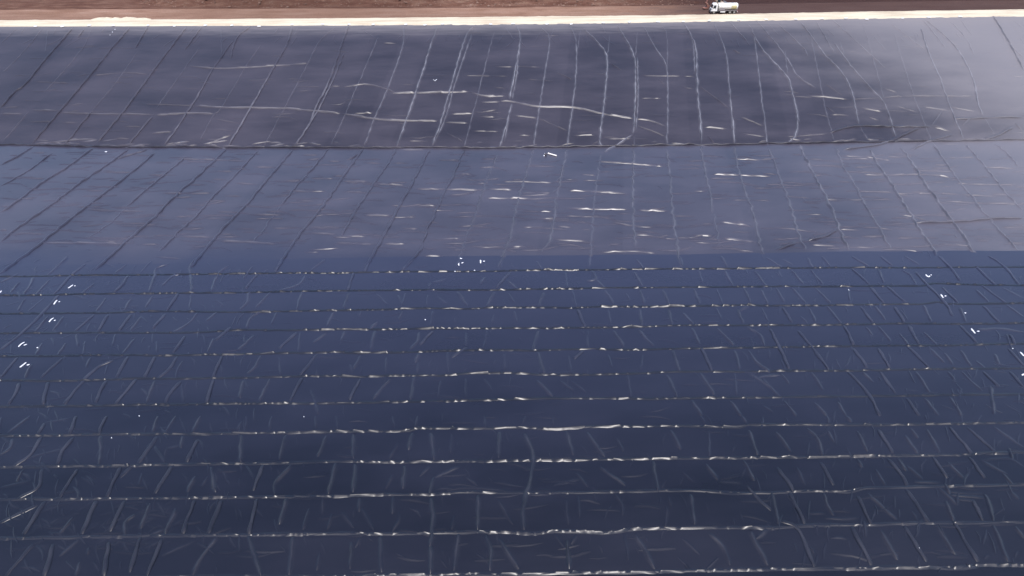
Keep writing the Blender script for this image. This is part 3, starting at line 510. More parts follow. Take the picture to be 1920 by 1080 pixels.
crinkles(140, (0, 60, 1920, 265), along, 0.06, 2.0, 7.0, 0.20, 0.06, pick_s, lambda x, y: ytoe(x)+1 < y < ycrest(x)-3)
crinkles(70, (0, 52, 1920, 75), down, 0.30, 2.0, 6.0, 0.22, 0.06, pick_s, lambda x, y: ytoe(x)+1 < y < ycrest(x)-5)
crinkles(240, (0, 500, 1920, 1075), along, 0.12, 1.5, 5.0, 0.18, 0.05, pick_f, lambda x, y: True, EASY)
radial = lambda x, y: math.atan2(y+25, x-12)
crinkles(260, (0, 500, 480, 1075), radial, 0.22, 0.8, 3.0, 0.15, 0.07, pick_f, pale_tone=lambda x, y: 0.03)
crinkles(220, (1400, 480, 1920, 1075), radial, 0.20, 0.8, 3.0, 0.15, 0.07, pick_f, pale_tone=lambda x, y: 0.03)
crinkles(130, (420, 500, 1400, 1075), radial, 0.28, 0.8, 2.4, 0.15, 0.05, pick_f, pale_tone=lambda x, y: 0.03)
crinkles(90, (40, 935, 330, 1030), lambda x, y: 0.5, 0.5, 0.6, 2.2, 0.16, 0.022, pick_f, pale_tone=lambda x, y: 0.03)
crinkles(60, (0, 490, 250, 640), lambda x, y: 0.7, 0.5, 0.6, 2.2, 0.13, 0.05, pick_f, pale_tone=lambda x, y: 0.03)
crinkles(40, (1700, 640, 1920, 760), lambda x, y: -0.7, 0.6, 0.6, 2.2, 0.13, 0.05, pick_f, pale_tone=lambda x, y: 0.03)

# welded seams between the floor strips: an overlap flap, rucked up in short lengths
seam_mb = []
ACT = [(.5, .8, .9, .9, .9, .5, .1), (.9, .9, .6, .7, .7, .4, .5), (.2, .4, .9, .7, .8, .5, .1), (.3, .1, .9, 1, .8, .6, .5), (.1, .7, .7, .6, .8, .4, .2), (.9, .4, .8, 1, .5, .5, .1),
       (.5, .7, .9, .3, .6, .1, 0), (.9, 1, 1, 1, .8, .8, .7), (.8, .8, .7, .9, 1, .8, .2), (.7, .9, .8, .1, .3, .4, .1), (0, .4, .5, .8, .8, .1, .1), (0, 0, .9, 1, 1, .8, .9)]   # how far each seam stands up along its length
for ri, r in enumerate(rows_w):
    mb = MB(); seam_mb.append(mb)
    ext = [(-FX+4, r[0][1])] + r + [(FX-4, r[-1][1])]
    f = poly(r); x = -FX+4
    fold(lambda x, y: mb, [(p[0], p[1]) for p in ext], 0.22, 0.05, step=0.7, jit=0.05, hn=0.5)
    lim = 105
    AC = ACT[ri]; sc_ = [P(q_, row_pix(ROWS[ri])[len(rows_w[ri])//2][1])[0] for q_ in range(0, 1921, 320)]; af = poly(list(zip(sc_, AC)))
    x = -lim
    while x < lim:
        L = rnd.uniform(0.9, 3.2) if rnd.random() < 0.6 else rnd.uniform(3, 7)
        act = max(0, min(1, af(max(sc_[0], min(sc_[-1], x)) + 0) + 0.25*noise.noise(Vector((x*0.08, ri*4.3, 2)))))
        th = R(min(44, max(5, rnd.gauss(5+28*act, 6)))); hw = rnd.uniform(0.13, 0.20)
        yy = rnd.uniform(-0.05, 0.05); sl_ = rnd.uniform(-0.10, 0.10)
        pts = [(x+L*k/3, f(x+L*k/3)+yy+sl_*(k-1.5)*0.6+rnd.uniform(-0.02, 0.02)) for k in range(4)]
        # the flap leans towards the camera side: flat sloping face, short back
        pf = ((-1.0, 0.0), (-0.86, 0.16), (-0.4, 0.5), (0.1, 0.84), (0.38, 0.98), (0.55, 1.0), (0.75, 0.75), (0.9, 0.3), (1.0, 0.0))
        fold(lambda x, y: mb, pts, hw, math.tan(th)*1.4*hw, step=0.16, jit=0.03, taper=0.25, prof=pf, saw=rnd.choice(((0.4, 1.4, 0.30), (0.8, 2.6, 0.22), (1.5, 5.0, 0.09))))
        x += L + (rnd.uniform(-0.15, 0.15) if rnd.random() < 0.8 else rnd.uniform(0.3, 1.2))

slope = tag(empty('slope_liner', (0, 180, 7)), 'dark grey plastic liner on the sloping bank below the white road, folds running downhill', 'pond liner')
apron = tag(empty('apron_liner', (0, 130, 0)), 'dusty grey plastic liner of the flat middle band between sloping bank and navy floor', 'pond liner')
floor = tag(empty('floor_liner', (0, 75, 0)), 'dark navy plastic liner over the near floor, its strips joined by glinting horizontal seams', 'pond liner')
bpy.context.view_layer.update()
def under(o, p): o.parent = p; o.matrix_parent_inverse = Matrix.Translation(-Vector(p.location)); return o
for i in sorted(slope_mb): under(slope_mb[i].build('panel', 'slope', None, True), slope)
for i in sorted(apron_mb): under(apron_mb[i].build('panel', 'apron', None, True), apron)
for mb in floor_mb: under(mb.build('panel', 'floor', None, True), floor)
for mb in seam_mb: under(mb.build('seam', 'seam', None, True), floor)
under(toe_mb.build('crease', 'slope', None, True), slope)

# ------------------------------------------------------------------ ground under and around the basin
gx = [-4000, -1500, -600, -300] + list(range(-240, 241, 12)) + [300, 600, 1500, 4000]
gy_rel = None
mb = MB(); vs = []; nrow = 0
for x in gx:
    xc = max(-190, min(190, x)); a, c = ytoe(xc), ycrest(xc)
    prof = [(-3000, ZC-0.05), (-120, ZC-0.05), (-70, -0.5), (a+0.3, -0.5), (c+1.2, ZC-0.5), (c+1.6, ZC-0.05), (c+6, ZC-0.05), (c+14, ZC-0.05), (c+30, ZC-0.05), (c+100, ZC-0.05), (6000, ZC-0.05)]
    vs += [(x, y, z) for y, z in prof]; nrow = len(prof)
mb.add(vs, [(i*nrow+j, (i+1)*nrow+j, (i+1)*nrow+j+1, i*nrow+j+1) for i in range(len(gx)-1) for j in range(nrow-1)])
tag(mb.build('ground', 'earth'), kind='structure')
# packed earth track beyond the road, gently rutted
def bank_foot(x):
    a = 1/(1+math.exp((x+128)/5.0)); b = 1/(1+math.exp(-(x-38)/9.0))
    return ycrest(max(-190, min(190, x))) + 20.5 + 26*a - 1.5*b + 1.2*noise.noise(Vector((x*0.06, 1, 4)))
def land(x, y):
    f = bank_foot(x); d = y-f
    z = ZC + 0.02 + 0.10*noise.noise(Vector((x*0.05, y*0.5, 2))) + 0.03*noise.noise(Vector((x*0.5, y*1.2, 7)))
    if d > 0:
        rise = 9.0*(1-math.exp(-d*0.075)); rough = min(1, d/2.5)
        z += rise + rough*(0.75*noise.noise(Vector((x*0.22, y*0.3, 1))) + 0.5*noise.noise(Vector((x*0.7, y*0.8, 3))) + 0.22*noise.noise(Vector((x*1.9, y*2.1, 8))))
    return z
def land_grid(name, m, y0, y1, dx, dy, xr):
    mb = MB(); nx = int(2*xr/dx); ny = int((y1-y0)/dy); vs = []
    for i in range(nx+1):
        x = -xr+i*dx; c = ycrest(max(-190, min(190, x)))
        for j in range(ny+1):
            y = c+y0+j*dy; vs.append((x, y, land(x, y)))
    mb.add(vs, [(i*(ny+1)+j, (i+1)*(ny+1)+j, (i+1)*(ny+1)+j+1, i*(ny+1)+j+1) for i in range(nx) for j in range(ny)])
    return tag(mb.build(name, m, None, True), kind='structure')
land_grid('dirt_track', 'earth', 5.0, 18.0, 1.0, 0.5, 230)
land_grid('earth_bank', 'bank', 18.0, 70.0, 0.7, 0.7, 230)
# white gravel road
mb = MB(); vs = []; N = 460; Mj = 8
for i in range(N+1):
    x = -230+i; xc = max(-190, min(190, x)); a = ycrest(xc)-0.6; b = yroad(xc) + 0.5*noise.noise(Vector((x*0.12, 5, 1))) + 0.35*noise.noise(Vector((x*0.5, 5, 1)))
    for j in range(Mj+1):
        k = j/Mj; y = a+(b-a)*k
        z = ZC - 0.02 + 0.22*min(1, k*6)*min(1, (1-k)*5) + 0.05*noise.noise(Vector((x*0.4, y*0.6, 0)))*min(1, (1-k)*6)
        if j == 0: z = ZC-0.15
        if j == Mj: z = ZC-0.25
        vs.append((x, y, z))
mb.add(vs, [(i*(Mj+1)+j, (i+1)*(Mj+1)+j, (i+1)*(Mj+1)+j+1, i*(Mj+1)+j+1) for i in range(N) for j in range(Mj)])
tag(mb.build('gravel_road', 'gravel', None, True), kind='structure')

# ------------------------------------------------------------------ gravel heaps at the road's far edge
HEAPS = [(188, 37.5, 0.75, 3.4, 'leftmost white gravel heap, broad and low, on the far edge of the road'), (202, 37, 0.8, 2.3, 'pointed white gravel heap, second from the left in the row beside the road'),
         (217, 37, 0.75, 2.5, 'narrow white gravel heap, third from the left in the row beside the road'), (239, 37, 0.85, 3.4, 'widest white gravel heap, right of the middle of the row beside the road'),
         (262, 37, 0.55, 2.6, 'low white gravel heap, second from the right in the row beside the road'), (274, 37, 0.5, 1.6, 'smallest white gravel heap, rightmost of the row beside the road')]
for px, py, h, r, lab in HEAPS:
    q = at_z(px, py, ZC); o = MB(); rs = []
    for j in range(9):
        k = j/8; ring = []
        for i in range(28):
            t = 2*math.pi*i/28; rr = r*(1-k)**0.9*(1+0.22*noise.noise(Vector((math.cos(t)*1.5, math.sin(t)*1.5, px+k)))) + 0.05
            ring.append((rr*math.cos(t), rr*math.sin(t)*0.8, -0.1+h*(k**1.1)*(1+0.1*noise.noise(Vector((t, k*3, px))))))
        rs.append(ring)
    o.rings(rs); b = o.build('gravel_heap', 'gravel', None, True); b.location = (q.x, q.y, ZC+0.1)
    tag(b, lab, 'gravel heap', 'gravel heaps along the far edge of the road')

# ------------------------------------------------------------------ sandbags along the top edge of the liner
def bag_mesh():
    mb = MB(); rs = []
    for j in range(9):
        u = -1+2*j/8; k = math.sqrt(max(0.02, 1-abs(u)**3.2)); ring = []
        for i in range(14):
            t = 2*math.pi*i/14; zz = 0.17*k*math.sin(t); zz = max(zz, -0.10)
            ring.append((u*0.55, 0.27*k*math.cos(t)*(1+0.1*math.sin(3*u+t)), zz+0.10))
        rs.append(ring)
    mb.rings(rs); return mb
BAGS = [(67, 49.7), (117, 50), (168, 48), (213, 48.3), (278, 48), (327, 49.5), (385, 48), (435, 48.3), (486, 50), (548, 46.6), (605, 46), (655, 46), (700, 46.5), (761, 46.2), (797, 47.2), (830, 45.4), (920, 46), (962, 45), (1026, 45.3), (1071, 45.3), (1131, 43.4), (1180, 41.8), (1234, 41.6), (1281, 41), (1330, 39.2), (1385, 38.2), (1436, 37.2), (1492, 36.5), (1541, 35.5), (1586, 34.5), (1625, 36.5), (1692, 34.5), (1741, 32.8), (1800, 31.5)]
first = None
for px, py in BAGS:
    x, y = P(px, py+0.4)
    if first is None: first = o = bag_mesh().build('sandbag', 'bag', None, True)
    else: o = first.copy(); COL.objects.link(o)
    o.location = (x, y, S(x, y)+0.02); o.rotation_euler = (R(10), 0, rnd.uniform(-0.5, 0.5)); o.scale = (rnd.uniform(0.8, 1.2), rnd.uniform(0.85, 1.2), rnd.uniform(0.9, 1.3))
    tag(o, 'small white sandbag holding down the top edge of the sloping liner', 'sandbag', 'sandbags along the top edge of the liner')

# ------------------------------------------------------------------ white painted marks on the strips
def blob_strip(mb, p, wd, cx, cy):
    q = resample(p, 0.12); n = len(q); top = []
    for i, a in enumerate(q):
        d = (q[min(i+1, n-1)]-q[max(i-1, 0)]).normalized(); nn = Vector((-d.y, d.x))
        k = i/(n-1); e = math.sqrt(max(0.0, 1-(2*k-1)**6))
        ww = wd*(0.25+0.75*e)*(1+0.35*noise.noise(Vector((i*0.4, cx, 3))))
        top.append((a+nn*ww, a-nn*ww, a))
    vs = []; 
    for l, r, a in top:
        for pt, up in ((l, 0.004), (l, 0.02), (a, 0.035), (r, 0.02), (r, 0.004)): vs.append((pt.x-cx, pt.y-cy, S(pt.x, pt.y)+0.012+up))
    fs = [(i*5+j, i*5+j+1, (i+1)*5+j+1, (i+1)*5+j) for i in range(n-1) for j in range(4)]
    fs += [(4, 3, 2, 1, 0), tuple((n-1)*5+j for j in range(5))]
    mb.add(vs, fs)
MARKS = [
 ([[(127.8, 540.4), (133, 537), (137, 533.9)], [(139, 536.4), (142, 535.6)]], 'white painted mark on the navy liner, topmost of five slanting marks at left'),
 ([[(101, 571), (104, 566), (107.4, 562.6)], [(109.5, 566.5), (113, 565)]], 'white painted mark on the navy liner, second down of five slanting marks at left'),
 ([[(92.2, 604), (96, 599), (101, 596)], [(101, 601.5), (104.5, 600)]], 'white painted mark on the navy liner, third down of five slanting marks at left'),
 ([[(34.3, 650.6), (40, 645), (46.3, 641.3)], [(44, 647.5), (51, 645.5)]], 'large white painted mark on the navy liner, fourth down of five slanting marks at left'),
 ([[(37, 689), (43, 684.5), (49.5, 679.3)], [(50, 685), (56, 683)]], 'largest white painted mark, lowest of five slanting marks at left, above a glinting seam'),
 ([[(0, 549), (3, 545)]], 'white painted mark cut off by the left edge of the photo beside a dashed seam'),
 ([[(1735.8, 514.6), (1738, 517.5), (1741, 519), (1743.5, 517)], [(1744.5, 515), (1747, 516.2)]], 'white painted ring shaped mark on the navy liner, topmost of the column at right'),
 ([[(1764, 551.6), (1766, 555), (1768.4, 558.6)], [(1771, 555.6), (1774, 554.6)]], 'white painted mark second down of the right column, between two long slanting folds'),
 ([[(1801, 584.5), (1803.5, 587.5), (1806.5, 590)], [(1808, 587), (1811.5, 586.6)]], 'white painted mark at the right lying across a slanting fold, third down of the column'),
 ([[(1821, 615.7), (1824, 620), (1828.5, 625.4)], [(1831.5, 621.4), (1836.5, 621)]], 'large white painted tick mark at the right, lowest whole mark of the column'),
 ([[(1912.6, 659.7), (1916, 663.5), (1920, 668)]], 'white painted mark touching the right edge of the photo, upper of two there'),
 ([[(1916, 704), (1920, 701)]], 'white painted speck at the right edge of the photo, lower of two there'),
 ([[(860, 482.8), (864.4, 485), (866.2, 484)]], 'thin white painted stroke on the edge of the grey band, above two centre marks'),
 ([[(860.3, 492.2), (859.6, 495), (860.8, 498)], [(865, 493.6), (869, 492)]], 'thick white painted mark at the centre, left of the pair below the grey band'),
 ([[(901, 487.5), (901.2, 490.5), (901, 493.8)], [(905.5, 489.8), (909.5, 489.8)]], 'thick white painted mark at the centre, right of the pair below the grey band'),
]
for sts, lab in MARKS:
    ws = [[P(*q) for q in s] for s in sts]; cx = sum(p[0] for p in ws[0])/len(ws[0]); cy = sum(p[1] for p in ws[0])/len(ws[0])
    mb = MB()
    for k, s in enumerate(ws): blob_strip(mb, s, 0.13 if k == 0 else 0.12, cx, cy)
    o = mb.build('painted_mark', 'mark', None, True); o.location = (cx, cy, 0); tag(o, lab, 'painted mark', 'white marks on the liner strips')
# small white scraps lying about
def scrap(px, py, rx, ry, lab, fold_v=False):
    x, y = P(px, py); mb = MB()
    if fold_v:
        for sx, sy, a in ((-0.45, 0.22, 0.6), (0.5, 0.25, -0.4)):
            vs = [(-0.1, -0.35, 0.05), (0.15, -0.35, 0.05), (sx*1.6+0.12, sy+0.2, 0.28), (sx*1.6-0.15, sy+0.5, 0.22), (-0.1, -0.35, 0.0), (0.15, -0.35, 0.0), (sx*1.6+0.12, sy+0.2, 0.2), (sx*1.6-0.15, sy+0.5, 0.14)]
            mb.add(vs, [(0, 1, 2, 3), (7, 6, 5, 4), (0, 4, 5, 1), (1, 5, 6, 2), (2, 6, 7, 3), (3, 7, 4, 0)])
    else:
        rs = []
        for j in range(5):
            k = j/4; ring = []
            for i in range(12):
                t = 2*math.pi*i/12; r_ = (1-k*k*0.85)*(1+0.35*noise.noise(Vector((math.cos(t)*1.2, math.sin(t)*1.2, px))))
                ring.append((0.8*rx*r_*math.cos(t), 0.8*ry*r_*math.sin(t), 0.02+0.14*k+0.03*math.sin(3*t)))
            rs.append(ring)
        mb.rings(rs)
    o = mb.build('plastic_scrap', 'scrap', None, True); o.location = (x, y, S(x, y)+0.01)
    if fold_v: o.scale = (0.62, 0.62, 0.62)
    if y > ytoe(x): o.rotation_euler = (math.atan(ZC/55), 0, 0)
    tag(o, lab, 'scrap', 'white scraps on the liner')
scrap(815.5, 151, 0.3, 0.3, 'white V shaped folded scrap lying alone on the sloping liner', True)
scrap(215.7, 55.5, 0.22, 0.2, 'white scrap near the top of the slope, uppermost of three in a line'); scrap(211, 60.5, 0.2, 0.18, 'white scrap near the top of the slope, middle of three in a line'); scrap(206.5, 66, 0.17, 0.15, 'white scrap near the top of the slope, lowest of three in a line')
scrap(198.5, 285, 0.42, 0.25, 'white scrap on the grey band just below the foot of the slope at left'); scrap(797.5, 600, 0.14, 0.14, 'white scrap on the navy strip near the middle of the floor')
scrap(1591, 544, 0.08, 0.34, 'thin white sliver standing out on a navy strip at the right'); scrap(70.4, 652.4, 0.18, 0.14, 'white scrap beside the fourth slanting painted mark at the left'); scrap(261.5, 780.5, 0.11, 0.11, 'tiny white scrap on a navy strip at the lower left, above a bright seam')
scrap(209.5, 821.5, 0.1, 0.1, 'tiny white scrap just below a bright seam at the lower left'); scrap(1723, 1028.5, 0.08, 0.08, 'tiny white scrap on the lowest whole strip at the lower right'); scrap(853.4, 509.5, 0.2, 0.14, 'white scrap on the top seam below the left centre mark'); scrap(889.7, 507.6, 0.18, 0.13, 'white scrap on the top seam between the two centre marks'); scrap(1898.5, 654, 0.13, 0.12, 'white scrap left of the mark at the right edge of the photo')
scrap(570, 782, 0.09, 0.09, 'tiny white scrap beside a fold on a navy strip left of centre')

# ------------------------------------------------------------------ pipe and bundle by the foot of the slope
a = P(1028, 288.8); b = P(1043.5, 293.3); mb = MB()
mb.cyl((0, 0, 0), (b[0]-a[0], b[1]-a[1], 0), 0.16, 18); o = mb.build('plastic_pipe', 'pipe', None, False, 0.02); o.location = (a[0], a[1], S(*a)+0.17)
mb = MB(); d = Vector((b[0]-a[0], b[1]-a[1], 0)).normalized(); mb.cyl(d*-0.04, d*0.10, 0.19, 18); mb.build('collar', 'pipe', o)
tag(o, 'short pale pipe lying on the grey band just below the foot of the slope', 'pipe')
x, y = P(1022, 291.5); mb = MB(); rs = []
for j in range(7):
    k = j/6; ring = []
    for i in range(14):
        t = 2*math.pi*i/14; r_ = 0.36*math.sin(math.pi*(0.12+0.8*k))*(1+0.3*noise.noise(Vector((math.cos(t), math.sin(t), k*2))))
        ring.append((r_*math.cos(t), r_*math.sin(t), 0.62*k))
    rs.append(ring)
mb.rings(rs); o = mb.build('bundle', 'cloth', None, True); o.location = (x+0.12, y, S(x, y)-0.02)
mb = MB(); mb.add([(-0.55, -0.35, 0.0), (-0.28, -0.35, 0.02), (0.02, 0.1, 0.6), (-0.22, 0.15, 0.55), (-0.55, -0.38, -0.05), (-0.28, -0.38, -0.03), (0.02, 0.07, 0.55), (-0.22, 0.12, 0.5)], [(0, 1, 2, 3), (7, 6, 5, 4), (0, 4, 5, 1), (1, 5, 6, 2), (2, 6, 7, 3), (3, 7, 4, 0)])
mb.build('flap', 'scrap', o); tag(o, 'small dark bundle with a white flap beside the short pale pipe', 'bundle')

# ------------------------------------------------------------------ tanker truck
q = at_z(1356, 24.5, ZC); TX, TY = q.x, q.y
t = tag(empty('tanker_truck', (TX, TY, ZC+0.05), R(-1)), 'white tanker truck with an ochre patch on its tank, parked beside the white road', 'truck')
mb = MB(); mb.prism([(-4.05, 0.75), (-4.12, 1.35), (-3.95, 1.6), (-3.62, 2.62), (-3.3, 2.82), (-2.35, 2.82), (-2.28, 2.6), (-2.28, 0.75)], -1.15, 1.15); cab = mb.build('cab', 'white', t, False, 0.09)
mb = MB(); mb.add([(-3.965, -0.98, 1.66), (-3.965, 0.98, 1.66), (-3.67, 0.90, 2.52), (-3.67, -0.90, 2.52), (-3.93, -0.98, 1.66), (-3.93, 0.98, 1.66), (-3.63, 0.90, 2.52), (-3.63, -0.90, 2.52)], [(0, 1, 2, 3)[::-1], (4, 5, 6, 7), (0, 1, 5, 4), (1, 2, 6, 5), (2, 3, 7, 6), (3, 0, 4, 7)])
mb.build('windscreen', 'glass', cab)
for sgn in (-1, 1):
    mb = MB(); y0, y1 = (sgn*1.145, sgn*1.175); mb.prism([(-3.72, 1.62), (-3.42, 2.5), (-2.75, 2.5), (-2.75, 1.62)], min(y0, y1), max(y0, y1)); mb.build('side_window', 'glass', cab)
    mb = MB(); mb.prism([(-3.8, 0.8), (-3.8, 1.55), (-2.62, 1.55), (-2.62, 0.8)], min(y0, y1)-0.004, max(y0, y1)-0.01); dr = mb.build('door', 'white', cab, False, 0.02)
    mb = MB(); mb.box((-2.8, sgn*1.19, 1.42), (0.2, 0.05, 0.06)); mb.build('handle', 'grey', dr)
    mb = MB(); mb.box((-3.95, sgn*1.38, 2.1), (0.1, 0.2, 0.5)); mb.cyl((-3.8, sgn*1.12, 2.3), (-3.95, sgn*1.38, 2.3), 0.03, 8); mb.build('mirror', 'grey', cab)
    mb = MB(); mb.box((-4.14, sgn*0.85, 0.95), (0.1, 0.4, 0.22)); mb.build('headlight', 'headlamp', t, False, 0.02)
    mb = MB(); mb.box((4.0, sgn*0.95, 0.85), (0.08, 0.35, 0.16)); mb.build('tail_light', 'lamp', t)
mb = MB(); mb.box((-4.13, 0, 0.62), (0.28, 2.4, 0.42)); mb.build('bumper', 'grey', t, False, 0.05)
mb = MB(); mb.box((-4.115, 0, 1.22), (0.05, 1.5, 0.3))
for k in range(3): mb.box((-4.15, 0, 1.13+0.09*k), (0.04, 1.5, 0.03))
mb.build('grille', 'grey', cab)
mb = MB()
for sgn in (-1, 1): mb.box((0.0, sgn*0.45, 0.82), (7.9, 0.12, 0.28))
for k in range(6): mb.box((-3.2+1.35*k, 0, 0.82), (0.12, 0.9, 0.2))
mb.box((-1.95, 0, 1.0), (0.5, 2.1, 0.5)); mb.build('chassis', 'grey', t)
mb = MB(); rs = []                                                       # oval tank with dished ends
for xx, k in ((-2.0, 0.55), (-1.93, 0.8), (-1.8, 0.95), (-1.65, 1.0), (2.2, 1.0), (3.75, 1.0), (3.88, 0.95), (3.98, 0.8), (4.03, 0.55)):
    rs.append([(xx, 1.2*k*math.cos(a_)*abs(math.cos(a_))**-0.15 if abs(math.cos(a_)) > 1e-3 else 0, 2.05+0.92*k*math.sin(a_)) for a_ in [2*math.pi*i/32 for i in range(32)]])
mb.rings(rs); tank = mb.build('tank', 'tank', t, True)
def band(x0, x1, t0, t1, off, n=10):
    mb = MB(); vs = []
    for i in range(n+1):
        a_ = R(t0+(t1-t0)*i/n); cy = 1.2*math.cos(a_)*abs(math.cos(a_))**-0.15 if abs(math.cos(a_)) > 1e-3 else 0; sz = 0.92*math.sin(a_)
        for o_ in (off, -0.01):
            for xx in (x0, x1): vs.append((xx, cy*(1+o_/1.2), 2.05+sz*(1+o_/0.92)))
    fs = []
    for i in range(n):
        b_ = i*4; fs += [(b_, b_+1, b_+5, b_+4), (b_+3, b_+2, b_+6, b_+7), (b_, b_+4, b_+6, b_+2), (b_+1, b_+3, b_+7, b_+5)]
    fs += [(0, 2, 3, 1), (n*4, n*4+1, n*4+3, n*4+2)]
    mb.add(vs, fs); return mb
band(1.9, 3.5, 150, 235, 0.012).build('ochre_patch', 'ochre', tank, True)
band(1.9, 3.5, -55, 30, 0.012).build('ochre_patch', 'ochre', tank, True)
for xx in (-1.2, 0.6, 2.2, 3.6): band(xx, xx+0.07, 0, 360, 0.03, 40).build('tank_band', 'tank', tank, True)
mb = MB(); mb.cyl((0.3, 0, 2.9), (0.3, 0, 3.1), 0.32, 20); mb.cyl((2.4, 0, 2.9), (2.4, 0, 3.06), 0.28, 20); mb.build('hatch', 'steel', tank)
for sgn in (-1, 1):
    arc = [(-1.75, 0.98)] + [(-0.85-0.95*math.cos(R(a_)), 1.05+0.78*math.sin(R(a_))) for a_ in range(0, 181, 15)] + [(0.15, 0.98)]
    mb = MB(); mb.prism(arc, sgn*1.14-0.08, sgn*1.14+0.08); mb.build('grey_arch', 'midgrey', t, False, 0.02)  # grey arch shape low on each side of the tank
    mb = MB(); mb.box((-0.55, sgn*1.05, 0.62), (1.5, 0.45, 0.34)); mb.build('tool_box', 'white', t, False, 0.04)
    mb = MB(); mb.box((1.0, sgn*1.12, 1.08), (5.2, 0.16, 0.16)); mb.build('side_rail', 'midgrey', t)
mb = MB()
for sgn in (-0.28, 0.28): mb.cyl((4.15, sgn, 0.7), (4.15, sgn, 2.9), 0.03, 8)
for k in range(7): mb.cyl((4.15, -0.28, 0.9+0.3*k), (4.15, 0.28, 0.9+0.3*k), 0.022, 8)
mb.build('ladder', 'steel', t)
mb = MB(); mb.box((4.08, 0, 0.58), (0.12, 2.3, 0.2)); mb.build('rear_bumper', 'white', t, False, 0.02)
def torus(mb, cx, cy, cz, r, wd):
    prof = [(r*0.6, -wd*0.5), (r*0.92, -wd*0.5), (r, -wd*0.35), (r, wd*0.35), (r*0.92, wd*0.5), (r*0.6, wd*0.5)]; n = 28; m = len(prof)
    vs = [(cx+p*math.cos(2*math.pi*i/n), cy+o_, cz+p*math.sin(2*math.pi*i/n)) for i in range(n) for p, o_ in prof]
    mb.add(vs, [(i*m+j, i*m+(j+1) % m, ((i+1) % n)*m+(j+1) % m, ((i+1) % n)*m+j) for i in range(n) for j in range(m)])
for xx in (-3.2, 1.75, 3.05):
    for sgn in (-1, 1):
        mb = MB(); mb.cyl((xx, sgn*0.98, 0.5), (xx, sgn*0.7, 0.5), 0.12, 12); wh = mb.build('wheel', 'grey', t)
        mb = MB(); torus(mb, xx, sgn*1.0, 0.5, 0.5, 0.34); mb.build('tyre', 'rubber', wh, True)
        mb = MB(); mb.cyl((xx, sgn*1.09, 0.5), (xx, sgn*0.92, 0.5), 0.31, 20); mb.cyl((xx, sgn*1.14, 0.5), (xx, sgn*1.08, 0.5), 0.13, 12); mb.build('rim', 'steel', wh)
for x0 in (1.75, 3.05):
    for sgn in (-1, 1):
        mb = MB(); out = [(x0+0.62*math.cos(R(a_)), 0.5+0.60*math.sin(R(a_))) for a_ in range(20, 161, 14)]; inn = [(x0+0.57*math.cos(R(a_)), 0.5+0.55*math.sin(R(a_))) for a_ in range(160, 19, -14)]
        mb.prism(out+inn, sgn*1.0-0.2, sgn*1.0+0.2); mb.build('mudguard', 'grey', t)

# ------------------------------------------------------------------ earth moving machine half hidden behind the truck
mx, my = TX-0.6, TY+4.6
g = tag(empty('digging_machine', (mx, my, land(mx, my)), R(4)), 'rusty brown machine half hidden behind the white tanker truck at the top edge', 'machine')
for sgn in (-1, 1):
    mb = MB(); pr = [(-1.9, 0.45), (-1.6, 0.12), (1.6, 0.12), (1.9, 0.45), (1.65, 0.85), (-1.65, 0.85)]; mb.prism(pr, sgn*1.15-0.28, sgn*1.15+0.28)
    for k in range(16): mb.box((-1.6+0.213*k, sgn*1.15, 0.87), (0.14, 0.58, 0.05)); mb.box((-1.6+0.213*k, sgn*1.15, 0.10), (0.14, 0.58, 0.05))
    mb.build('track', 'rubber', g, False, 0.03)
mb = MB(); mb.cyl((0, 0, 0.6), (0, 0, 1.1), 0.75, 20); mb.box((0, 0, 0.6), (2.4, 1.7, 0.35)); mb.build('undercarriage', 'grey', g)
mb = MB(); mb.box((0.5, 0, 1.55), (3.4, 2.4, 0.85)); bd = mb.build('body', 'machine_tan', g, False, 0.1)
mb = MB(); mb.box((2.0, 0, 1.65), (0.7, 2.3, 1.1)); mb.build('counterweight', 'grey', g, False, 0.12)
mb = MB(); mb.prism([(-1.1, 1.99), (-1.25, 2.6), (-0.95, 3.4), (0.3, 3.45), (0.35, 1.99)], -1.15, -0.1); cb = mb.build('cab', 'machine_tan', g, False, 0.06)
mb = MB(); mb.prism([(-0.95, 2.35), (-0.85, 3.2), (0.1, 3.25), (0.15, 2.35)], -1.17, -1.145); mb.build('side_window', 'glass', cb)
def beam(pts, w_, th):
    mb = MB()
    for a_, b_ in zip(pts, pts[1:]):
        a_ = Vector((a_[0], 0.35, a_[1])); b_ = Vector((b_[0], 0.35, b_[1])); d_ = (b_-a_).normalized(); n_ = Vector((-d_.z, 0, d_.x))*th
        vs = [a_+n_, b_+n_, b_-n_, a_-n_]; mb.add([(v.x, 0.35-w_, v.z) for v in vs]+[(v.x, 0.35+w_, v.z) for v in vs], [(0, 1, 2, 3), (7, 6, 5, 4), (0, 4, 5, 1), (1, 5, 6, 2), (2, 6, 7, 3), (3, 7, 4, 0)])
    return mb
beam([(-0.9, 1.8), (-1.7, 4.1), (-2.9, 4.6)], 0.2, 0.24).build('boom', 'machine', g, False, 0.04)
beam([(-2.8, 4.7), (-3.5, 3.2), (-3.9, 1.75)], 0.16, 0.18).build('stick', 'machine', g, False, 0.04)
mb = MB(); mb.prism([(-4.1, 1.95), (-3.5, 1.85), (-2.95, 1.1), (-3.1, 0.4), (-3.8, 0.08), (-4.6, 0.3), (-4.2, 0.6), (-3.75, 0.6), (-3.6, 0.95), (-3.85, 1.4)], -0.35, 1.05)
for k in range(4): mb.box((-4.65, -0.15+0.33*k, 0.4), (0.25, 0.1, 0.08))
mb.build('bucket', 'machine', g, False, 0.03)

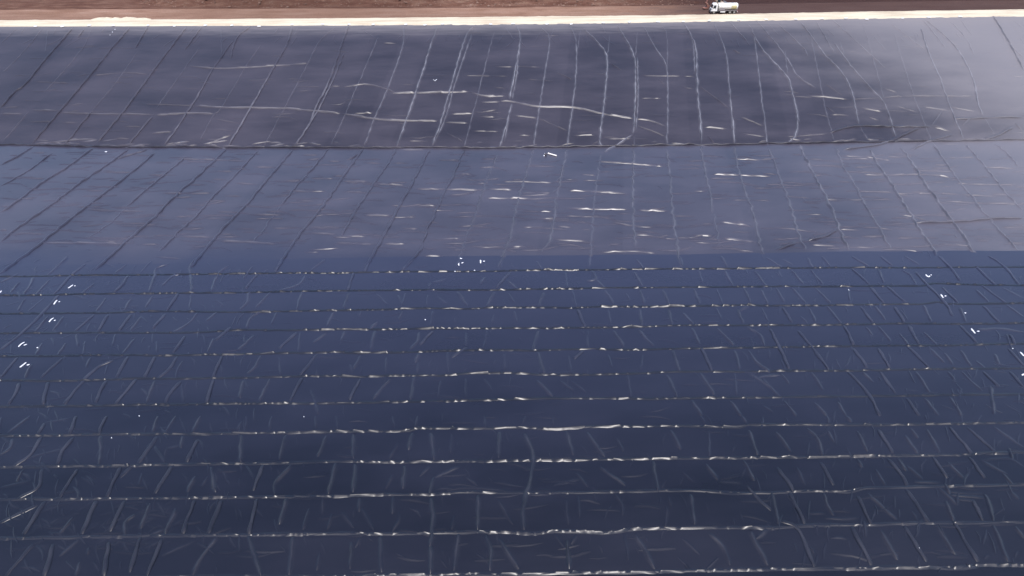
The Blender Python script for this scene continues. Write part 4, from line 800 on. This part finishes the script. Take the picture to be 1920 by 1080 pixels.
# ------------------------------------------------------------------ rocks
def rock_mb(seed):
    mb = MB(); rs = []; 
    for j in range(6):
        k = j/5; z = -0.25+0.85*k; ring = []
        for i in range(10):
            t_ = 2*math.pi*i/10; r_ = math.sin(math.pi*(0.2+0.72*k))*0.6*(1+0.45*noise.noise(Vector((math.cos(t_)*1.3, math.sin(t_)*1.3, seed+k*1.4))))
            ring.append((r_*1.2*math.cos(t_), r_*math.sin(t_), z*(1+0.2*noise.noise(Vector((t_, k, seed))))))
        rs.append(ring)
    mb.rings(rs); return mb
srcs = [rock_mb(k*7.7).build('rock', 'rock') for k in range(5)]
used = [False]*5
for i in range(46):
    k = i % 5; px = rnd.uniform(170, 1130); x = at_z(px, 8, ZC).x; y = bank_foot(x)+rnd.uniform(-1.0, 9.0)
    if used[k]: o = srcs[k].copy(); COL.objects.link(o)
    else: o = srcs[k]; used[k] = True
    s_ = rnd.uniform(0.35, 0.95); o.scale = (s_*rnd.uniform(0.8, 1.3), s_, s_*rnd.uniform(0.7, 1.0)); o.rotation_euler = (rnd.uniform(-0.4, 0.4), rnd.uniform(-0.4, 0.4), rnd.uniform(0, 6.28)); o.location = (x, y, land(x, y)+0.05)
    tag(o, 'brown rock at the foot of the rubble bank behind the road', 'rock', 'rocks at the foot of the earth bank')
mb = MB()
for i in range(2600):
    x = rnd.uniform(-150, 60); y = bank_foot(x)+abs(rnd.gauss(0, 7))-0.8; s_ = rnd.uniform(0.08, 0.34); z = land(x, y)
    vs = [(x+s_*rnd.uniform(0.7, 1.3)*dx, y+s_*rnd.uniform(0.7, 1.3)*dy, z+s_*dz*rnd.uniform(0.6, 1.1)) for dx, dy, dz in ((1, 0, 0), (0, 1, 0), (-1, 0, 0), (0, -1, 0), (0.1, 0.1, 1), (0, 0, -0.5))]
    mb.add(vs, [(0, 1, 4), (1, 2, 4), (2, 3, 4), (3, 0, 4), (1, 0, 5), (2, 1, 5), (3, 2, 5), (0, 3, 5)])
tag(mb.build('rubble', 'rock'), 'loose brown stones strewn over the earth bank', 'rubble', kind='stuff')
